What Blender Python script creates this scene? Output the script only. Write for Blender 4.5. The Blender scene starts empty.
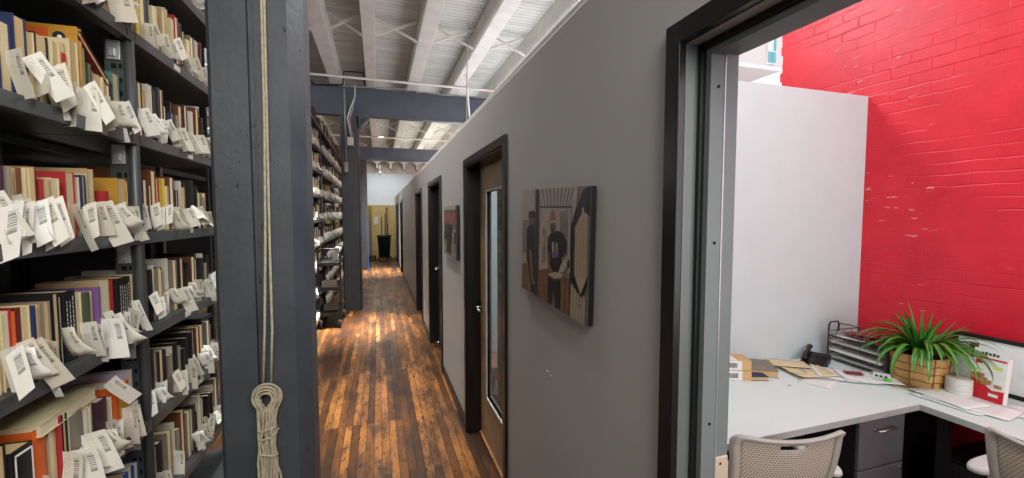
import bpy, bmesh, math, random
from mathutils import Vector, Matrix, Euler
R = math.radians
rnd = random.Random(11)
C = bpy.context.scene.collection
H = 1.66            # eye height
WX = 0.626          # corridor face of the grey office wall
OX = 0.772          # office face of the same wall
WT = 2.39           # its height
DZ = 0.74           # desk height
RX = 3.09           # painted brick wall
PY = 1.97          # partition between the offices
SX = -0.86          # aisle side of the shelving

# ------------------------------------------------------------------ materials
def srgb(c):
    return tuple((x/12.92 if x <= .04045 else ((x+.055)/1.055)**2.4) for x in [v/255 for v in c]) + (1,)
class NT:
    def __init__(s, name):
        s.m = bpy.data.materials.new(name); s.m.use_nodes = True
        s.t = s.m.node_tree; s.b = s.t.nodes['Principled BSDF']
    def n(s, typ, **kw):
        n = s.t.nodes.new('ShaderNode' + typ)
        for k, v in kw.items():
            if k.startswith('i_'):
                key = k[2:]
                n.inputs[int(key) if key.isdigit() else key.replace('_', ' ')].default_value = v
            else: setattr(n, k, v)
        return n
    def l(s, a, b): s.t.links.new(a, b)
    def mix(s, fac, a, b, blend='MIX'):
        n = s.n('MixRGB', blend_type=blend)
        for i, v in ((0, fac), (1, a), (2, b)):
            if hasattr(v, 'is_linked') or hasattr(v, 'links'): s.l(v, n.inputs[i])
            else: n.inputs[i].default_value = v
        return n.outputs[0]
    def ramp(s, src, stops):
        n = s.n('ValToRGB'); e = n.color_ramp.elements
        while len(e) < len(stops): e.new(.5)
        for el, (p, c) in zip(e, stops):
            el.position = p; el.color = c if len(c) == 4 else tuple(c) + (1,)
        s.l(src, n.inputs[0]); return n.outputs[0]
    def math(s, op, a, b=0.0):
        n = s.n('Math', operation=op)
        for i, v in ((0, a), (1, b)):
            if hasattr(v, 'links'): s.l(v, n.inputs[i])
            else: n.inputs[i].default_value = v
        return n.outputs[0]
    def noise(s, scale, vec=None, detail=4, rough=.55):
        n = s.n('TexNoise', i_Scale=scale, i_Detail=detail, i_Roughness=rough)
        if vec is not None: s.l(vec, n.inputs['Vector'])
        return n.outputs[0]
    def bump(s, h, strength=.3, dist=.01):
        n = s.n('Bump', i_Strength=strength, i_Distance=dist)
        s.l(h, n.inputs['Height']); s.l(n.outputs[0], s.b.inputs['Normal'])
    def pos(s, scale=(1, 1, 1), rot=(0, 0, 0), loc=(0, 0, 0)):
        g = s.n('NewGeometry'); m = s.n('Mapping')
        m.inputs['Scale'].default_value = scale; m.inputs['Rotation'].default_value = rot
        m.inputs['Location'].default_value = loc
        s.l(g.outputs['Position'], m.inputs[0]); return m.outputs[0]

M = {}
def mat(name, col, rough=.6, metal=0, var=.06, vscale=6, bump=0, bscale=120, spec=.5, coat=0):
    """one surface with slight mottling of its own"""
    s = NT(name); c = srgb(col)
    g = s.n('TexCoord').outputs['Object']
    nz = s.noise(vscale, g)
    dark = tuple(x*(1-var*2.2) for x in c[:3]) + (1,)
    lite = tuple(min(1, x*(1+var)) for x in c[:3]) + (1,)
    s.l(s.ramp(nz, [(.3, dark), (.7, lite)]), s.b.inputs['Base Color'])
    s.b.inputs['Roughness'].default_value = rough; s.b.inputs['Metallic'].default_value = metal
    s.b.inputs['Specular IOR Level'].default_value = spec
    s.b.inputs['Coat Weight'].default_value = coat
    if bump: s.bump(s.noise(bscale, g), bump, .004)
    M[name] = s.m; return s.m

mat('grey_paint', (166, 164, 161), .55, var=.02, vscale=1.2, bump=.05)
mat('white_paint', (200, 209, 210), .6, var=.015)
mat('post_paint', (66, 70, 77), .48, var=.07, vscale=5, bump=.35, bscale=26)
mat('beam_paint', (80, 87, 99), .5, var=.08, vscale=3, bump=.2, bscale=30)
mat('base_blue', (52, 98, 150), .5)
mat('black_trim', (24, 23, 24), .28, var=.1)
mat('jamb_sheen', (96, 100, 98), .35, var=.03)  # grey stands for the gloss reflection on the black lining
mat('jamb_steel', (108, 114, 115), .5, metal=.0, var=.05, vscale=4)
mat('steel_bright', (190, 194, 198), .3, metal=.7)
mat('plate_brass', (214, 196, 176), .35, metal=.35)
mat('shelf_steel', (86, 90, 91), .42, metal=.35, var=.06, vscale=9)
mat('hole', (6, 6, 6), .9)
mat('zinc', (196, 198, 198), .35, metal=.35)
mat('yellow_card', (196, 174, 104), .7)
mat('shade_dark', (20, 20, 22), .9)  # near-black colour puts the shade behind the shelving into the surface
mat('joist_white', (212, 211, 205), .6, var=.05, vscale=5, bump=.2, bscale=30)
mat('bridging', (216, 214, 206), .55)
mat('pipe', (218, 218, 212), .5)
mat('cable_grey', (150, 152, 152), .5)
mat('cable_black', (22, 22, 24), .5)
mat('rope', (190, 178, 154), .85, var=.12, vscale=60, bump=.6, bscale=400)
mat('desk_top', (220, 231, 227), .38, var=.01)
mat('desk_edge', (176, 176, 172), .5)
mat('cabinet_front', (118, 114, 118), .35, metal=.15, var=.03)
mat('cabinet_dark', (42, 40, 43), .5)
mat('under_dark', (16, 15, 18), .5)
mat('chair_frame', (184, 177, 167), .45, var=.03)
mat('chair_mesh', (150, 137, 122), .7, var=.03)
mat('chair_black', (24, 24, 25), .5)
mat('arm_pad', (208, 206, 200), .5)
mat('wood_leaf', (158, 130, 98), .45, var=.12, vscale=5)
mat('wood_edge', (196, 140, 84), .5)
mat('lever', (196, 196, 194), .25, metal=.9)
mat('cream_far', (208, 188, 128), .7)
mat('tan_far', (150, 128, 84), .7)
mat('bin', (18, 24, 24), .5)
mat('truck_black', (12, 12, 13), .5)
mat('paper', (228, 228, 224), .7, var=.02, vscale=20)
mat('paper_warm', (216, 200, 160), .75)
mat('paper_grey', (196, 194, 188), .75)
mat('cardboard', (206, 168, 116), .75)
mat('phone', (14, 14, 16), .35)
mat('tray_wire', (70, 68, 66), .4, metal=.5)
mat('basket_wood', (200, 152, 92), .6, var=.14, vscale=14)
mat('basket_dark', (120, 80, 42), .7)
mat('soil', (40, 28, 20), .95)
mat('frame_black', (22, 20, 24), .4)
mat('red_print', (206, 26, 44), .45)
mat('ink', (34, 32, 34), .7)
mat('lime', (92, 200, 60), .5)
mat('yellow', (220, 206, 50), .5)
mat('pale_green', (206, 222, 120), .5)
mat('food', (186, 138, 84), .6, var=.3, vscale=120)
mat('roll_white', (216, 214, 206), .45)
mat('wall_red_far', (150, 20, 32), .7)
mat('skin', (122, 86, 68), .6)
mat('cap_pink', (156, 108, 92), .7)
mat('print_black', (16, 15, 17), .45)
mat('print_grey', (120, 112, 104), .5, var=.12, vscale=30)
mat('print_light', (158, 148, 136), .5, var=.05, vscale=20)
mat('print_dark', (70, 64, 60), .5)
mat('print_wood', (118, 80, 52), .5, var=.15, vscale=30)
mat('print_cream', (166, 146, 122), .5, var=.05, vscale=30)
mat('print_purple', (96, 70, 120), .5)
mat('print_red', (150, 50, 50), .5, var=.3, vscale=60)
mat('neighbour', (236, 222, 222), .8, var=.01)
mat('neighbour_white', (246, 244, 244), .7)
mat('neighbour_beige', (176, 168, 164), .8)
mat('cyan_glass', (110, 190, 200), .2)

def chipped():
    s = NT('post_chipped'); g = s.n('TexCoord').outputs['Object']
    ch = s.n('Mapping'); ch.inputs['Scale'].default_value = (60, 60, 34); s.l(g, ch.inputs[0])
    f = s.math('MULTIPLY', s.ramp(s.noise(1.0, ch.outputs[0], 2), [(.67, (0, 0, 0)), (.69, (1, 1, 1))]), s.ramp(s.noise(2.6, g, 2), [(.5, (0, 0, 0)), (.6, (1, 1, 1))]))
    c = s.ramp(s.noise(5, g), [(.3, srgb((60, 64, 70))), (.7, srgb((72, 76, 83)))])
    s.l(s.mix(f, c, srgb((16, 17, 20))), s.b.inputs['Base Color']); s.b.inputs['Roughness'].default_value = .5
    s.bump(s.math('SUBTRACT', s.noise(16, g, 5, .65), f), .4, .006); M['post_paint'] = s.m
chipped()
COL = dict(navy=(34, 44, 84), cream=(206, 190, 148), black=(20, 19, 20), ochre=(188, 140, 48), sage=(160, 160, 138), green=(70, 84, 60),
    tan=(176, 150, 110), teal=(70, 116, 112), brown=(108, 62, 36), grey=(128, 118, 104), plum=(62, 36, 50), red=(166, 42, 44), white=(206, 202, 190),
    orange=(206, 92, 34), darkred=(96, 24, 26), violet=(120, 84, 140), lavender=(168, 160, 184), blue=(42, 84, 156), yellow=(200, 170, 60), sky=(70, 150, 190))
for k, v in COL.items(): mat('cover_' + k, v, .5, var=.04, vscale=12)
M['cover_labelled'] = M['cover_cream']; M['cover_blacktext'] = M['cover_black']; M['cover_blackwhite'] = M['cover_black']

def pages():
    s = NT('pages'); g = s.n('TexCoord').outputs['Object']
    w = s.n('TexWave', wave_type='BANDS', bands_direction='Y', i_Scale=190.0, i_Distortion=1.5)
    s.l(g, w.inputs[0])
    oi = s.n('ObjectInfo').outputs['Random']
    c = s.ramp(oi, [(0, srgb((206, 176, 126))), (.5, srgb((214, 198, 158))), (1, srgb((222, 214, 190)))])
    s.l(s.mix(s.math('MULTIPLY', w.outputs[0], .25), c, srgb((120, 98, 66))), s.b.inputs['Base Color'])
    s.b.inputs['Roughness'].default_value = .85; M['pages'] = s.m
pages()

def slip_mat():
    """white slip, a printed barcode in one corner (u across, v down the sheet)"""
    s = NT('slip_paper'); uv = s.n('UVMap').outputs[0]
    sp = s.n('SeparateXYZ'); s.l(uv, sp.inputs[0]); u, v = sp.outputs[0], sp.outputs[1]
    w = s.n('TexNoise', noise_dimensions='1D', i_Scale=46.0, i_Detail=0.0); s.l(v, w.inputs['W'])
    bars = s.math('GREATER_THAN', w.outputs[0], .5)
    inu = s.math('MULTIPLY', s.math('GREATER_THAN', u, .62), s.math('LESS_THAN', u, .84))
    inv = s.math('MULTIPLY', s.math('GREATER_THAN', v, .1), s.math('LESS_THAN', v, .5))
    tx = s.n('TexNoise', i_Scale=34.0, i_Detail=2.0); s.l(uv, tx.inputs['Vector'])
    lines = s.math('GREATER_THAN', s.math('SINE', s.math('MULTIPLY', u, 62)), .45)
    txt = s.math('MULTIPLY', s.math('MULTIPLY', s.math('GREATER_THAN', tx.outputs[0], .5), lines), s.math('MULTIPLY', s.math('LESS_THAN', u, .5), s.math('MULTIPLY', s.math('GREATER_THAN', u, .2), s.math('LESS_THAN', v, .45))))
    f = s.math('MULTIPLY', s.math('MAXIMUM', s.math('MULTIPLY', s.math('MULTIPLY', inu, inv), bars), s.math('MULTIPLY', txt, .5)), .8)
    oi = s.n('ObjectInfo').outputs['Random']
    base = s.ramp(oi, [(0, srgb((206, 198, 180))), (.6, srgb((222, 219, 208))), (1, srgb((232, 232, 226)))])
    s.l(s.mix(f, base, srgb((60, 58, 58))), s.b.inputs['Base Color'])
    s.b.inputs['Roughness'].default_value = .7; M['slip'] = s.m
slip_mat()

def floor_mat():
    s = NT('floor_planks')
    v = s.pos(rot=(0, 0, R(90)))
    br = s.n('TexBrick', i_Scale=1.0, i_Mortar_Size=.0022, i_Mortar_Smooth=.2, i_Bias=0.0, i_Brick_Width=1.15, i_Row_Height=.054)
    br.offset = .37; br.offset_frequency = 3
    br.inputs['Color1'].default_value = (0, 0, 0, 1); br.inputs['Color2'].default_value = (1, 1, 1, 1); br.inputs['Mortar'].default_value = (.5, .5, .5, 1)
    s.l(v, br.inputs[0])
    tint = s.ramp(br.outputs[0], [(0, srgb((66, 40, 22))), (.35, srgb((104, 66, 34))), (.7, srgb((132, 86, 45))), (1, srgb((168, 114, 62)))])
    grain = s.noise(1.0, s.pos(scale=(130, 4, 1)), 6, .65)
    c = s.mix(.55, tint, s.ramp(grain, [(.25, (.18, .12, .08)), (.6, (1, .95, .88)), (.8, (1.0, 1.0, 1.0))]), 'MULTIPLY')
    big = s.noise(1.0, s.pos(scale=(5, 1.4, 1)), 5, .7)
    c = s.mix(s.ramp(big, [(.42, (0, 0, 0)), (.60, (.85, .85, .85))]), c, srgb((36, 22, 14)))
    spots = s.noise(1.0, s.pos(scale=(26, 11, 1), loc=(3, 0, 0)), 4, .7)
    c = s.mix(s.ramp(spots, [(.54, (0, 0, 0)), (.66, (.9, .9, .9))]), c, srgb((16, 11, 9)))
    c = s.mix(s.math('MULTIPLY', br.outputs[1], 1.0), c, srgb((10, 7, 5)))
    s.l(c, s.b.inputs['Base Color'])
    s.l(s.ramp(big, [(.3, (.24, .24, .24)), (.7, (.5, .5, .5))]), s.b.inputs['Roughness'])
    inv = s.math('SUBTRACT', 1.0, br.outputs[1])
    s.bump(s.math('ADD', inv, s.math('MULTIPLY', grain, .35)), .35, .003)
    M['floor'] = s.m
floor_mat()

def brick_mat():
    s = NT('red_painted_brick')
    g = s.n('NewGeometry').outputs['Position']; sp = s.n('SeparateXYZ'); s.l(g, sp.inputs[0])
    cb = s.n('CombineXYZ')
    wob = s.noise(5.5, g, 3)
    s.l(sp.outputs[1], cb.inputs[0])
    s.l(s.math('ADD', sp.outputs[2], s.math('MULTIPLY', wob, .022)), cb.inputs[1])
    br = s.n('TexBrick', i_Scale=1.0, i_Mortar_Size=.006, i_Mortar_Smooth=.9, i_Bias=0.0, i_Brick_Width=.205, i_Row_Height=.068)
    s.l(cb.outputs[0], br.inputs[0])
    fine = s.noise(30, g, 5, .7); mid = s.noise(5, g, 4)
    # the course lines are thickly painted over in places
    show = s.ramp(s.noise(2.2, s.pos(scale=(1, .6, 1.8), loc=(4, 0, 0)), 3, .6), [(.46, (.0, .0, .0)), (.74, (.9, .9, .9))])
    mort = s.math('MULTIPLY', br.outputs[1], show)
    c = s.ramp(mid, [(.3, srgb((204, 22, 42))), (.7, srgb((222, 34, 54)))])
    c = s.mix(s.math('MULTIPLY', mort, .10), c, srgb((120, 8, 20)))
    # flaked paint: short pale nicks along the courses
    nick = s.noise(1.0, s.pos(scale=(1, 9, 46), loc=(0, 7, 2)), 3, .6)
    zone = s.noise(1.5, g, 2)
    f = s.math('MULTIPLY', s.ramp(nick, [(.65, (0, 0, 0)), (.68, (1, 1, 1))]), s.ramp(zone, [(.46, (0, 0, 0)), (.56, (1, 1, 1))]))
    c = s.mix(s.math('MULTIPLY', f, .7), c, srgb((226, 190, 176)))
    s.l(c, s.b.inputs['Base Color']); s.b.inputs['Roughness'].default_value = .42
    h = s.math('ADD', s.math('MULTIPLY', s.math('SUBTRACT', 1.0, mort), 1.0), s.math('ADD', s.math('MULTIPLY', fine, .25), s.math('MULTIPLY', mid, .5)))
    s.bump(h, .5, .010); M['brick'] = s.m
brick_mat()

def deck_mat():
    s = NT('ceiling_boards')
    v = s.pos()
    br = s.n('TexBrick', i_Scale=1.0, i_Mortar_Size=.0035, i_Mortar_Smooth=.3, i_Bias=0.0, i_Brick_Width=2.4, i_Row_Height=.075)
    br.inputs['Color1'].default_value = srgb((190, 191, 187)); br.inputs['Color2'].default_value = srgb((208, 208, 203)); br.inputs['Mortar'].default_value = srgb((96, 92, 84))
    s.l(v, br.inputs[0])
    n = s.noise(2.2, s.pos(scale=(1, 3, 1)), 5, .7)
    c = s.mix(s.ramp(n, [(.5, (0, 0, 0)), (.8, (.6, .6, .6))]), br.outputs[0], srgb((140, 132, 116)))
    s.l(c, s.b.inputs['Base Color']); s.b.inputs['Roughness'].default_value = .75
    s.bump(s.math('SUBTRACT', 1.0, br.outputs[1]), .5, .006); M['deck'] = s.m
deck_mat()

def mesh_mat():
    """woven chair back: staggered small dark holes"""
    s = NT('chair_perforated'); uv = s.n('UVMap').outputs[0]
    br = s.n('TexBrick', i_Scale=1.0, i_Mortar_Size=.32, i_Mortar_Smooth=.1, i_Brick_Width=1.5, i_Row_Height=1.0)
    mp = s.n('Mapping'); mp.inputs['Scale'].default_value = (52, 44, 1); s.l(uv, mp.inputs[0]); s.l(mp.outputs[0], br.inputs[0])
    c = s.mix(br.outputs[1], srgb((84, 76, 66)), srgb((200, 187, 170)))
    s.l(c, s.b.inputs['Base Color']); s.b.inputs['Roughness'].default_value = .6
    s.bump(br.outputs[1], .4, .003); M['perforated'] = s.m
mesh_mat()

def leaf_mat():
    s = NT('leaf_green'); uv = s.n('UVMap').outputs[0]; sp = s.n('SeparateXYZ'); s.l(uv, sp.inputs[0])
    mid = s.math('ABSOLUTE', s.math('SUBTRACT', sp.outputs[0], .5))
    c = s.ramp(mid, [(.0, srgb((150, 186, 96))), (.14, srgb((78, 146, 50))), (.5, srgb((44, 112, 32)))])
    s.l(s.mix(s.math('MULTIPLY', s.noise(8), .4), c, srgb((30, 84, 26))), s.b.inputs['Base Color'])
    s.b.inputs['Roughness'].default_value = .35; M['leaf'] = s.m
leaf_mat()

def glass_mat(name, col, rough=.02):
    s = NT(name); s.b.inputs['Base Color'].default_value = srgb(col); s.b.inputs['Roughness'].default_value = rough
    s.b.inputs['Transmission Weight'].default_value = .93; s.b.inputs['IOR'].default_value = 1.06; M[name] = s.m
glass_mat('glass', (236, 242, 242)); glass_mat('jar_glass', (236, 238, 234), .1)
def emit(name, col, st):
    s = NT(name); s.b.inputs['Base Color'].default_value = srgb(col)
    s.b.inputs['Emission Color'].default_value = srgb(col); s.b.inputs['Emission Strength'].default_value = st; M[name] = s.m
emit('tube_light', (255, 246, 226), 2.0)

# ------------------------------------------------------------------ mesh builder
class MB:
    def __init__(s): s.bm = bmesh.new(); s.mi = 0; s.mats = []; s.uv = s.bm.loops.layers.uv.new('UVMap')
    def use(s, m):
        m = M[m]
        if m not in s.mats: s.mats.append(m)
        s.mi = s.mats.index(m); return s
    def face(s, vs, uv=None, smooth=False):
        try: f = s.bm.faces.new(vs)
        except ValueError: return
        f.material_index = s.mi; f.smooth = smooth
        if uv:
            for l, c in zip(f.loops, uv): l[s.uv].uv = c
        return f
    def box(s, a, b, bev=0, mx=None):
        x0, y0, z0 = [min(p, q) for p, q in zip(a, b)]; x1, y1, z1 = [max(p, q) for p, q in zip(a, b)]
        P = [(x0, y0, z0), (x1, y0, z0), (x1, y1, z0), (x0, y1, z0), (x0, y0, z1), (x1, y0, z1), (x1, y1, z1), (x0, y1, z1)]
        if mx is not None: P = [mx @ Vector(p) for p in P]
        v = [s.bm.verts.new(p) for p in P]
        fs = [s.face([v[i] for i in f]) for f in ((0, 3, 2, 1), (4, 5, 6, 7), (0, 1, 5, 4), (1, 2, 6, 5), (2, 3, 7, 6), (3, 0, 4, 7))]
        if bev:
            es = list({e for f in fs for e in f.edges})
            bmesh.ops.bevel(s.bm, geom=es, offset=bev, segments=2, affect='EDGES', profile=.6, material=-1)
        return s
    def poly(s, pts, d):
        """closed outline pts (3-D, coplanar) extruded by vector d"""
        d = Vector(d); a = [s.bm.verts.new(p) for p in pts]; b = [s.bm.verts.new(Vector(p) + d) for p in pts]
        s.face(a[::-1]); s.face(b); n = len(a)
        for i in range(n): s.face([a[i], a[(i+1) % n], b[(i+1) % n], b[i]])
        return s
    def sheet(s, grid, closed=False, smooth=True):
        """grid[i][j] of points -> surface with uv"""
        V = [[s.bm.verts.new(p) for p in r] for r in grid]; n, m = len(V), len(V[0])
        for i in range(n-1):
            for j in range(m if closed else m-1):
                k = (j+1) % m
                s.face([V[i][j], V[i][k], V[i+1][k], V[i+1][j]], [(j/(m-1), i/(n-1)), ((j+1)/(m-1), i/(n-1)), ((j+1)/(m-1), (i+1)/(n-1)), (j/(m-1), (i+1)/(n-1))], smooth)
        return V
    def tube(s, pts, r, seg=8, cap=True):
        pts = [Vector(p) for p in pts]; n = len(pts); rs = r if isinstance(r, (list, tuple)) else [r]*n
        up = Vector((0, 0, 1)); t0 = (pts[1]-pts[0]).normalized()
        if abs(t0.dot(up)) > .95: up = Vector((1, 0, 0))
        rings = []; u = t0.cross(up).normalized()
        for i, p in enumerate(pts):
            t = ((pts[min(i+1, n-1)]-p).normalized() + (p-pts[max(i-1, 0)]).normalized())
            t = t.normalized() if t.length > 1e-6 else t0
            u = (u - t*u.dot(t)); u = u.normalized() if u.length > 1e-6 else t.orthogonal().normalized()
            w = t.cross(u)
            rings.append([s.bm.verts.new(p + (u*math.cos(a) + w*math.sin(a))*rs[i]) for a in [2*math.pi*k/seg for k in range(seg)]])
        for i in range(n-1):
            for k in range(seg): s.face([rings[i][k], rings[i][(k+1) % seg], rings[i+1][(k+1) % seg], rings[i+1][k]], smooth=True)
        if cap: s.face(rings[0][::-1]); s.face(rings[-1])
        return s
    def lathe(s, prof, c=(0, 0, 0), seg=24):
        """profile of (radius, z) turned about the vertical through c"""
        g = [[(c[0]+r*math.cos(2*math.pi*k/seg), c[1]+r*math.sin(2*math.pi*k/seg), c[2]+z) for k in range(seg)] for r, z in prof]
        V = s.sheet(g, closed=True)
        if prof[0][0] > 1e-5: s.face(V[0][::-1])
        if prof[-1][0] > 1e-5: s.face(V[-1])
        return s
    def obj(s, name, parent=None, m=None, label=None):
        bmesh.ops.remove_doubles(s.bm, verts=s.bm.verts, dist=1e-6)
        bmesh.ops.recalc_face_normals(s.bm, faces=s.bm.faces)
        me = bpy.data.meshes.new(name); s.bm.to_mesh(me); s.bm.free()
        for x in (s.mats or [M[m]]): me.materials.append(x)
        o = bpy.data.objects.new(name, me); C.objects.link(o)
        if parent is not None: o.parent = parent
        if label: o['label'] = label
        return o
def mb(m): return MB().use(m)
def tag(o, label, cat, group=None, kind=None):
    o['label'] = label; o['category'] = cat
    if group: o['group'] = group
    if kind: o['kind'] = kind
    return o
def empty(name, loc, rz, label, cat, group=None, kind=None):
    o = bpy.data.objects.new(name, None); C.objects.link(o); o.empty_display_size = .1
    o.location = loc; o.rotation_euler = (0, 0, rz); return tag(o, label, cat, group, kind)
def struct(b, name, label, cat): return tag(b.obj(name), label, cat, kind='structure')
ORD = ['first', 'second', 'third', 'fourth', 'fifth', 'sixth', 'seventh', 'eighth', 'ninth', 'tenth', 'eleventh', 'twelfth', 'thirteenth', 'fourteenth', 'fifteenth',
       'sixteenth', 'seventeenth', 'eighteenth', 'nineteenth', 'twentieth', 'twenty-first', 'twenty-second', 'twenty-third', 'twenty-fourth', 'twenty-fifth', 'twenty-sixth', 'twenty-seventh', 'twenty-eighth', 'twenty-ninth', 'thirtieth']

# ------------------------------------------------------------------ the building
struct(mb('floor').box((-6, -2.6, -.05), (3.41, 20.2, 0)), 'floor', 'worn narrow strip wooden floor running down the aisle', 'floor')
struct(mb('deck').box((-6, -2.6, 4.12), (3.41, 20.2, 4.2)), 'ceiling', 'white painted board ceiling above the joists', 'ceiling')
struct(mb('shade_dark').box((-6.1, -2.6, 0), (-6, 20.2, 4.12)), 'wall_left', 'dark wall far behind the book shelving', 'wall')
struct(mb('grey_paint').box((-6, -2.7, 0), (3.41, -2.6, 4.12)), 'wall_back', 'grey end wall behind the viewer', 'wall')
struct(mb('white_paint').box((-6, 20.1, 0), (3.41, 20.2, 4.12)), 'wall_far', 'white end wall far down the aisle', 'wall')

# doors in the grey wall: (y near, y far) of the clear openings
CW = .045
DT = 2.02
doors = [(2.085, 3.075), (4.38, 5.44), (6.40, 7.38), (8.75, 9.7), (11.7, 12.7), (14.3, 15.3)]
doors = [(2.085, 3.075), (4.38, 5.44), (6.40, 7.38), (11.6, 12.6), (14.3, 15.3)]
b = mb('grey_paint'); WL = WT-.07
prev = -2.6
for (a, c) in [(-.135, .761)] + doors:
    b.box((WX, prev, 0), (OX, a, WL)); b.box((WX, a, DT), (OX, c, WL)); prev = c
b.box((WX, prev, 0), (OX, 17, WL))
arc = [(WX+.07-.07*math.cos(t*math.pi/16), WL+.07*math.sin(t*math.pi/16)) for t in range(9)]
g = [[(x, y, z) for y in (-2.6, 17)] for x, z in arc]; V = b.sheet(g)
b.box((WX+.07, -2.6, WL), (OX, 17, WT))
struct(b, 'wall_right', 'long grey painted partition wall with doors along the aisle', 'wall')

def casing(y0, y1, zt, name, label, lined=True):
    """black door casing on the aisle face and the lining of the opening"""
    b = mb('black_trim')
    b.box((WX-.016, y0-CW, 0), (WX, y0, zt+CW)); b.box((WX-.016, y1, 0), (WX, y1+CW, zt+CW)); b.box((WX-.016, y0, zt), (WX, y1, zt+CW))
    if lined:
        b.box((WX-.002, y1-.012, 0), (OX, y1+.001, zt)); b.box((WX-.002, y0-.001, 0), (OX, y0+.012, zt)); b.box((WX-.002, y0, zt-.012), (OX, y1, zt+.001))
    return struct(b, name, label, 'door frame')
names = ['nearest closed door beside the photo canvas', 'second closed door, past the small photo canvas', 'third doorway along the grey wall', 'fourth doorway along the grey wall', 'last doorway before the yellow end wall']
for i, (a, c) in enumerate(doors):
    casing(a, c, DT, 'trim_%d' % (i+1), 'black casing of the ' + names[i])
    d = empty('door_%d' % (i+1), (WX+.10, (a+c)/2, 0), 0, 'wooden door leaf in the ' + names[i] if i < 2 else 'dark door leaf of the ' + names[i], 'door', kind='structure')
    hw = (c-a)/2-.014
    if i == 0:
        # wooden leaf with a tall glazed lite
        L0, L1, Z0, Z1 = 2.43-(a+c)/2, 2.85-(a+c)/2, .36, 1.82
        b = mb('wood_leaf')
        b.box((0, -hw, .01), (.03, L0, DT-.014)); b.box((0, L1, .01), (.03, hw, DT-.014)); b.box((0, L0, .01), (.03, L1, Z0)); b.box((0, L0, Z1), (.03, L1, DT-.014))
        b.obj('leaf', d)
        b = mb('paper_grey')
        t = .016
        for q in ((L0-t, L0, Z0-t, Z1+t), (L1, L1+t, Z0-t, Z1+t), (L0, L1, Z0-t, Z0), (L0, L1, Z1, Z1+t)):
            b.box((-.01, q[0], q[2]), (.034, q[1], q[3]), .003)
        b.obj('glazing_bead', d, label='pale bead round the door glass')
        mb('glass').box((.010, L0, Z0), (.014, L1, Z1)).obj('glass', d)
    else:
        b = mb('black_trim' if i > 1 else 'cabinet_dark')
        b.box((0, -hw, .01), (.045, hw, DT-.014)); b.obj('leaf', d)
        if i == 1:
            mb('wood_edge').box((-.004, -hw, .012), (.04, -hw+.17, DT-.02)).obj('wood_edge', d, label='light wood band on the near side of the door')
    hz = .98
    h = mb('lever'); hy = hw-.055 if i != 1 else hw-.06
    h.box((-.006, hy-.022, hz-.03), (.0, hy+.022, hz+.05), .002); h.tube([(-.0, hy, hz), (-.05, hy, hz)], .009); h.tube([(-.045, hy+.004, hz), (-.05, hy-.06, hz), (-.046, hy-.11, hz-.004)], .008)
    if i < 3: h.obj('door_handle', d)
    if i == 1:
        k = mb('lever').tube([(-.002, hy-.1, .06), (-.05, hy-.1, .05)], .012).box((-.065, hy-.115, .03), (-.05, hy-.085, .065), .003); k.obj('door_stop', d)
    if i == 0:
        mb('wood_edge').box((-.012, -hw, 0), (-.001, hw, .014)).obj('threshold', d, label='wooden threshold strip, pale tone painted as light on it')  # thin pale strip painted as the lit line on the threshold

# skirting along the grey wall
b = mb('black_trim'); prev = .76+CW
for (a, c) in doors:
    b.box((WX-.012, prev, 0), (WX, a-CW, .095)); prev = c+CW
b.box((WX-.012, prev, 0), (WX, 17, .095))
struct(b, 'baseboard_right', 'black skirting board along the foot of the grey wall', 'baseboard')

# the open office doorway beside the viewer
y0, y1, zt = -.135, .753, 2.022
b = mb('black_trim')
b.box((WX-.018, y1, 0), (WX, y1+CW, zt+CW), .002); b.box((WX-.018, y0-CW, 0), (WX, y0, zt+CW)); b.box((WX-.018, y0, zt), (WX, y1, zt+CW), .002)
FX = .748   # office-side edge of the steel frame
# lining grey with painted reflection, black strip for the shadow gap, then steel frame
b.use('jamb_sheen')
b.box((WX-.001, y1-.001, 0), (WX+.030, y1+.003, zt)); b.box((WX-.001, y0, zt-.001), (WX+.030, y1, zt+.003))
b.use('black_trim')
b.box((WX+.030, y1-.012, 0), (WX+.042, y1+.003, zt)); b.box((WX+.030, y0, zt-.012), (WX+.042, y1, zt+.003)); b.box((WX, y0, 0), (OX, y0+.002, zt))
struct(b, 'trim_6', 'black casing round the open office doorway', 'door frame')
b = mb('jamb_steel')
b.box((WX+.042, y1-.026, 0), (WX+.079, y1+.003, zt)); b.box((WX+.042, y0, zt-.026), (WX+.079, y1-.026, zt+.003))
b.box((WX+.079, y1-.018, 0), (FX, y1+.003, zt)); b.box((WX+.079, y0, zt-.018), (FX, y1-.018, zt+.003))
b.use('steel_bright').box((WX+.078, y1-.0275, 0), (WX+.081, y1-.018, zt-.026))
b.use('hole')
for z in (1.93, 1.6, 1.2): b.tube([(WX+.062, y1-.0255, z), (WX+.062, y1-.0275, z)], .0035)
o = struct(b, 'trim_7', 'grey steel door frame inside the office doorway', 'door frame')
b = mb('plate_brass').box((WX+.082, y1-.0215, .93), (FX-.001, y1-.0175, 1.115), .001)
b.box((FX-.003, y1-.02, .93), (FX+.003, y1+.002, 1.10), .001)
b.use('hole').box((WX+.083, y1-.0225, 1.02), (WX+.094, y1-.021, 1.055), .0008); b.tube([(WX+.10, y1-.021, 1.1), (WX+.10, y1-.0225, 1.1)], .003)
b.obj('strike_plate', o, label='pale metal strike plate')

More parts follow.
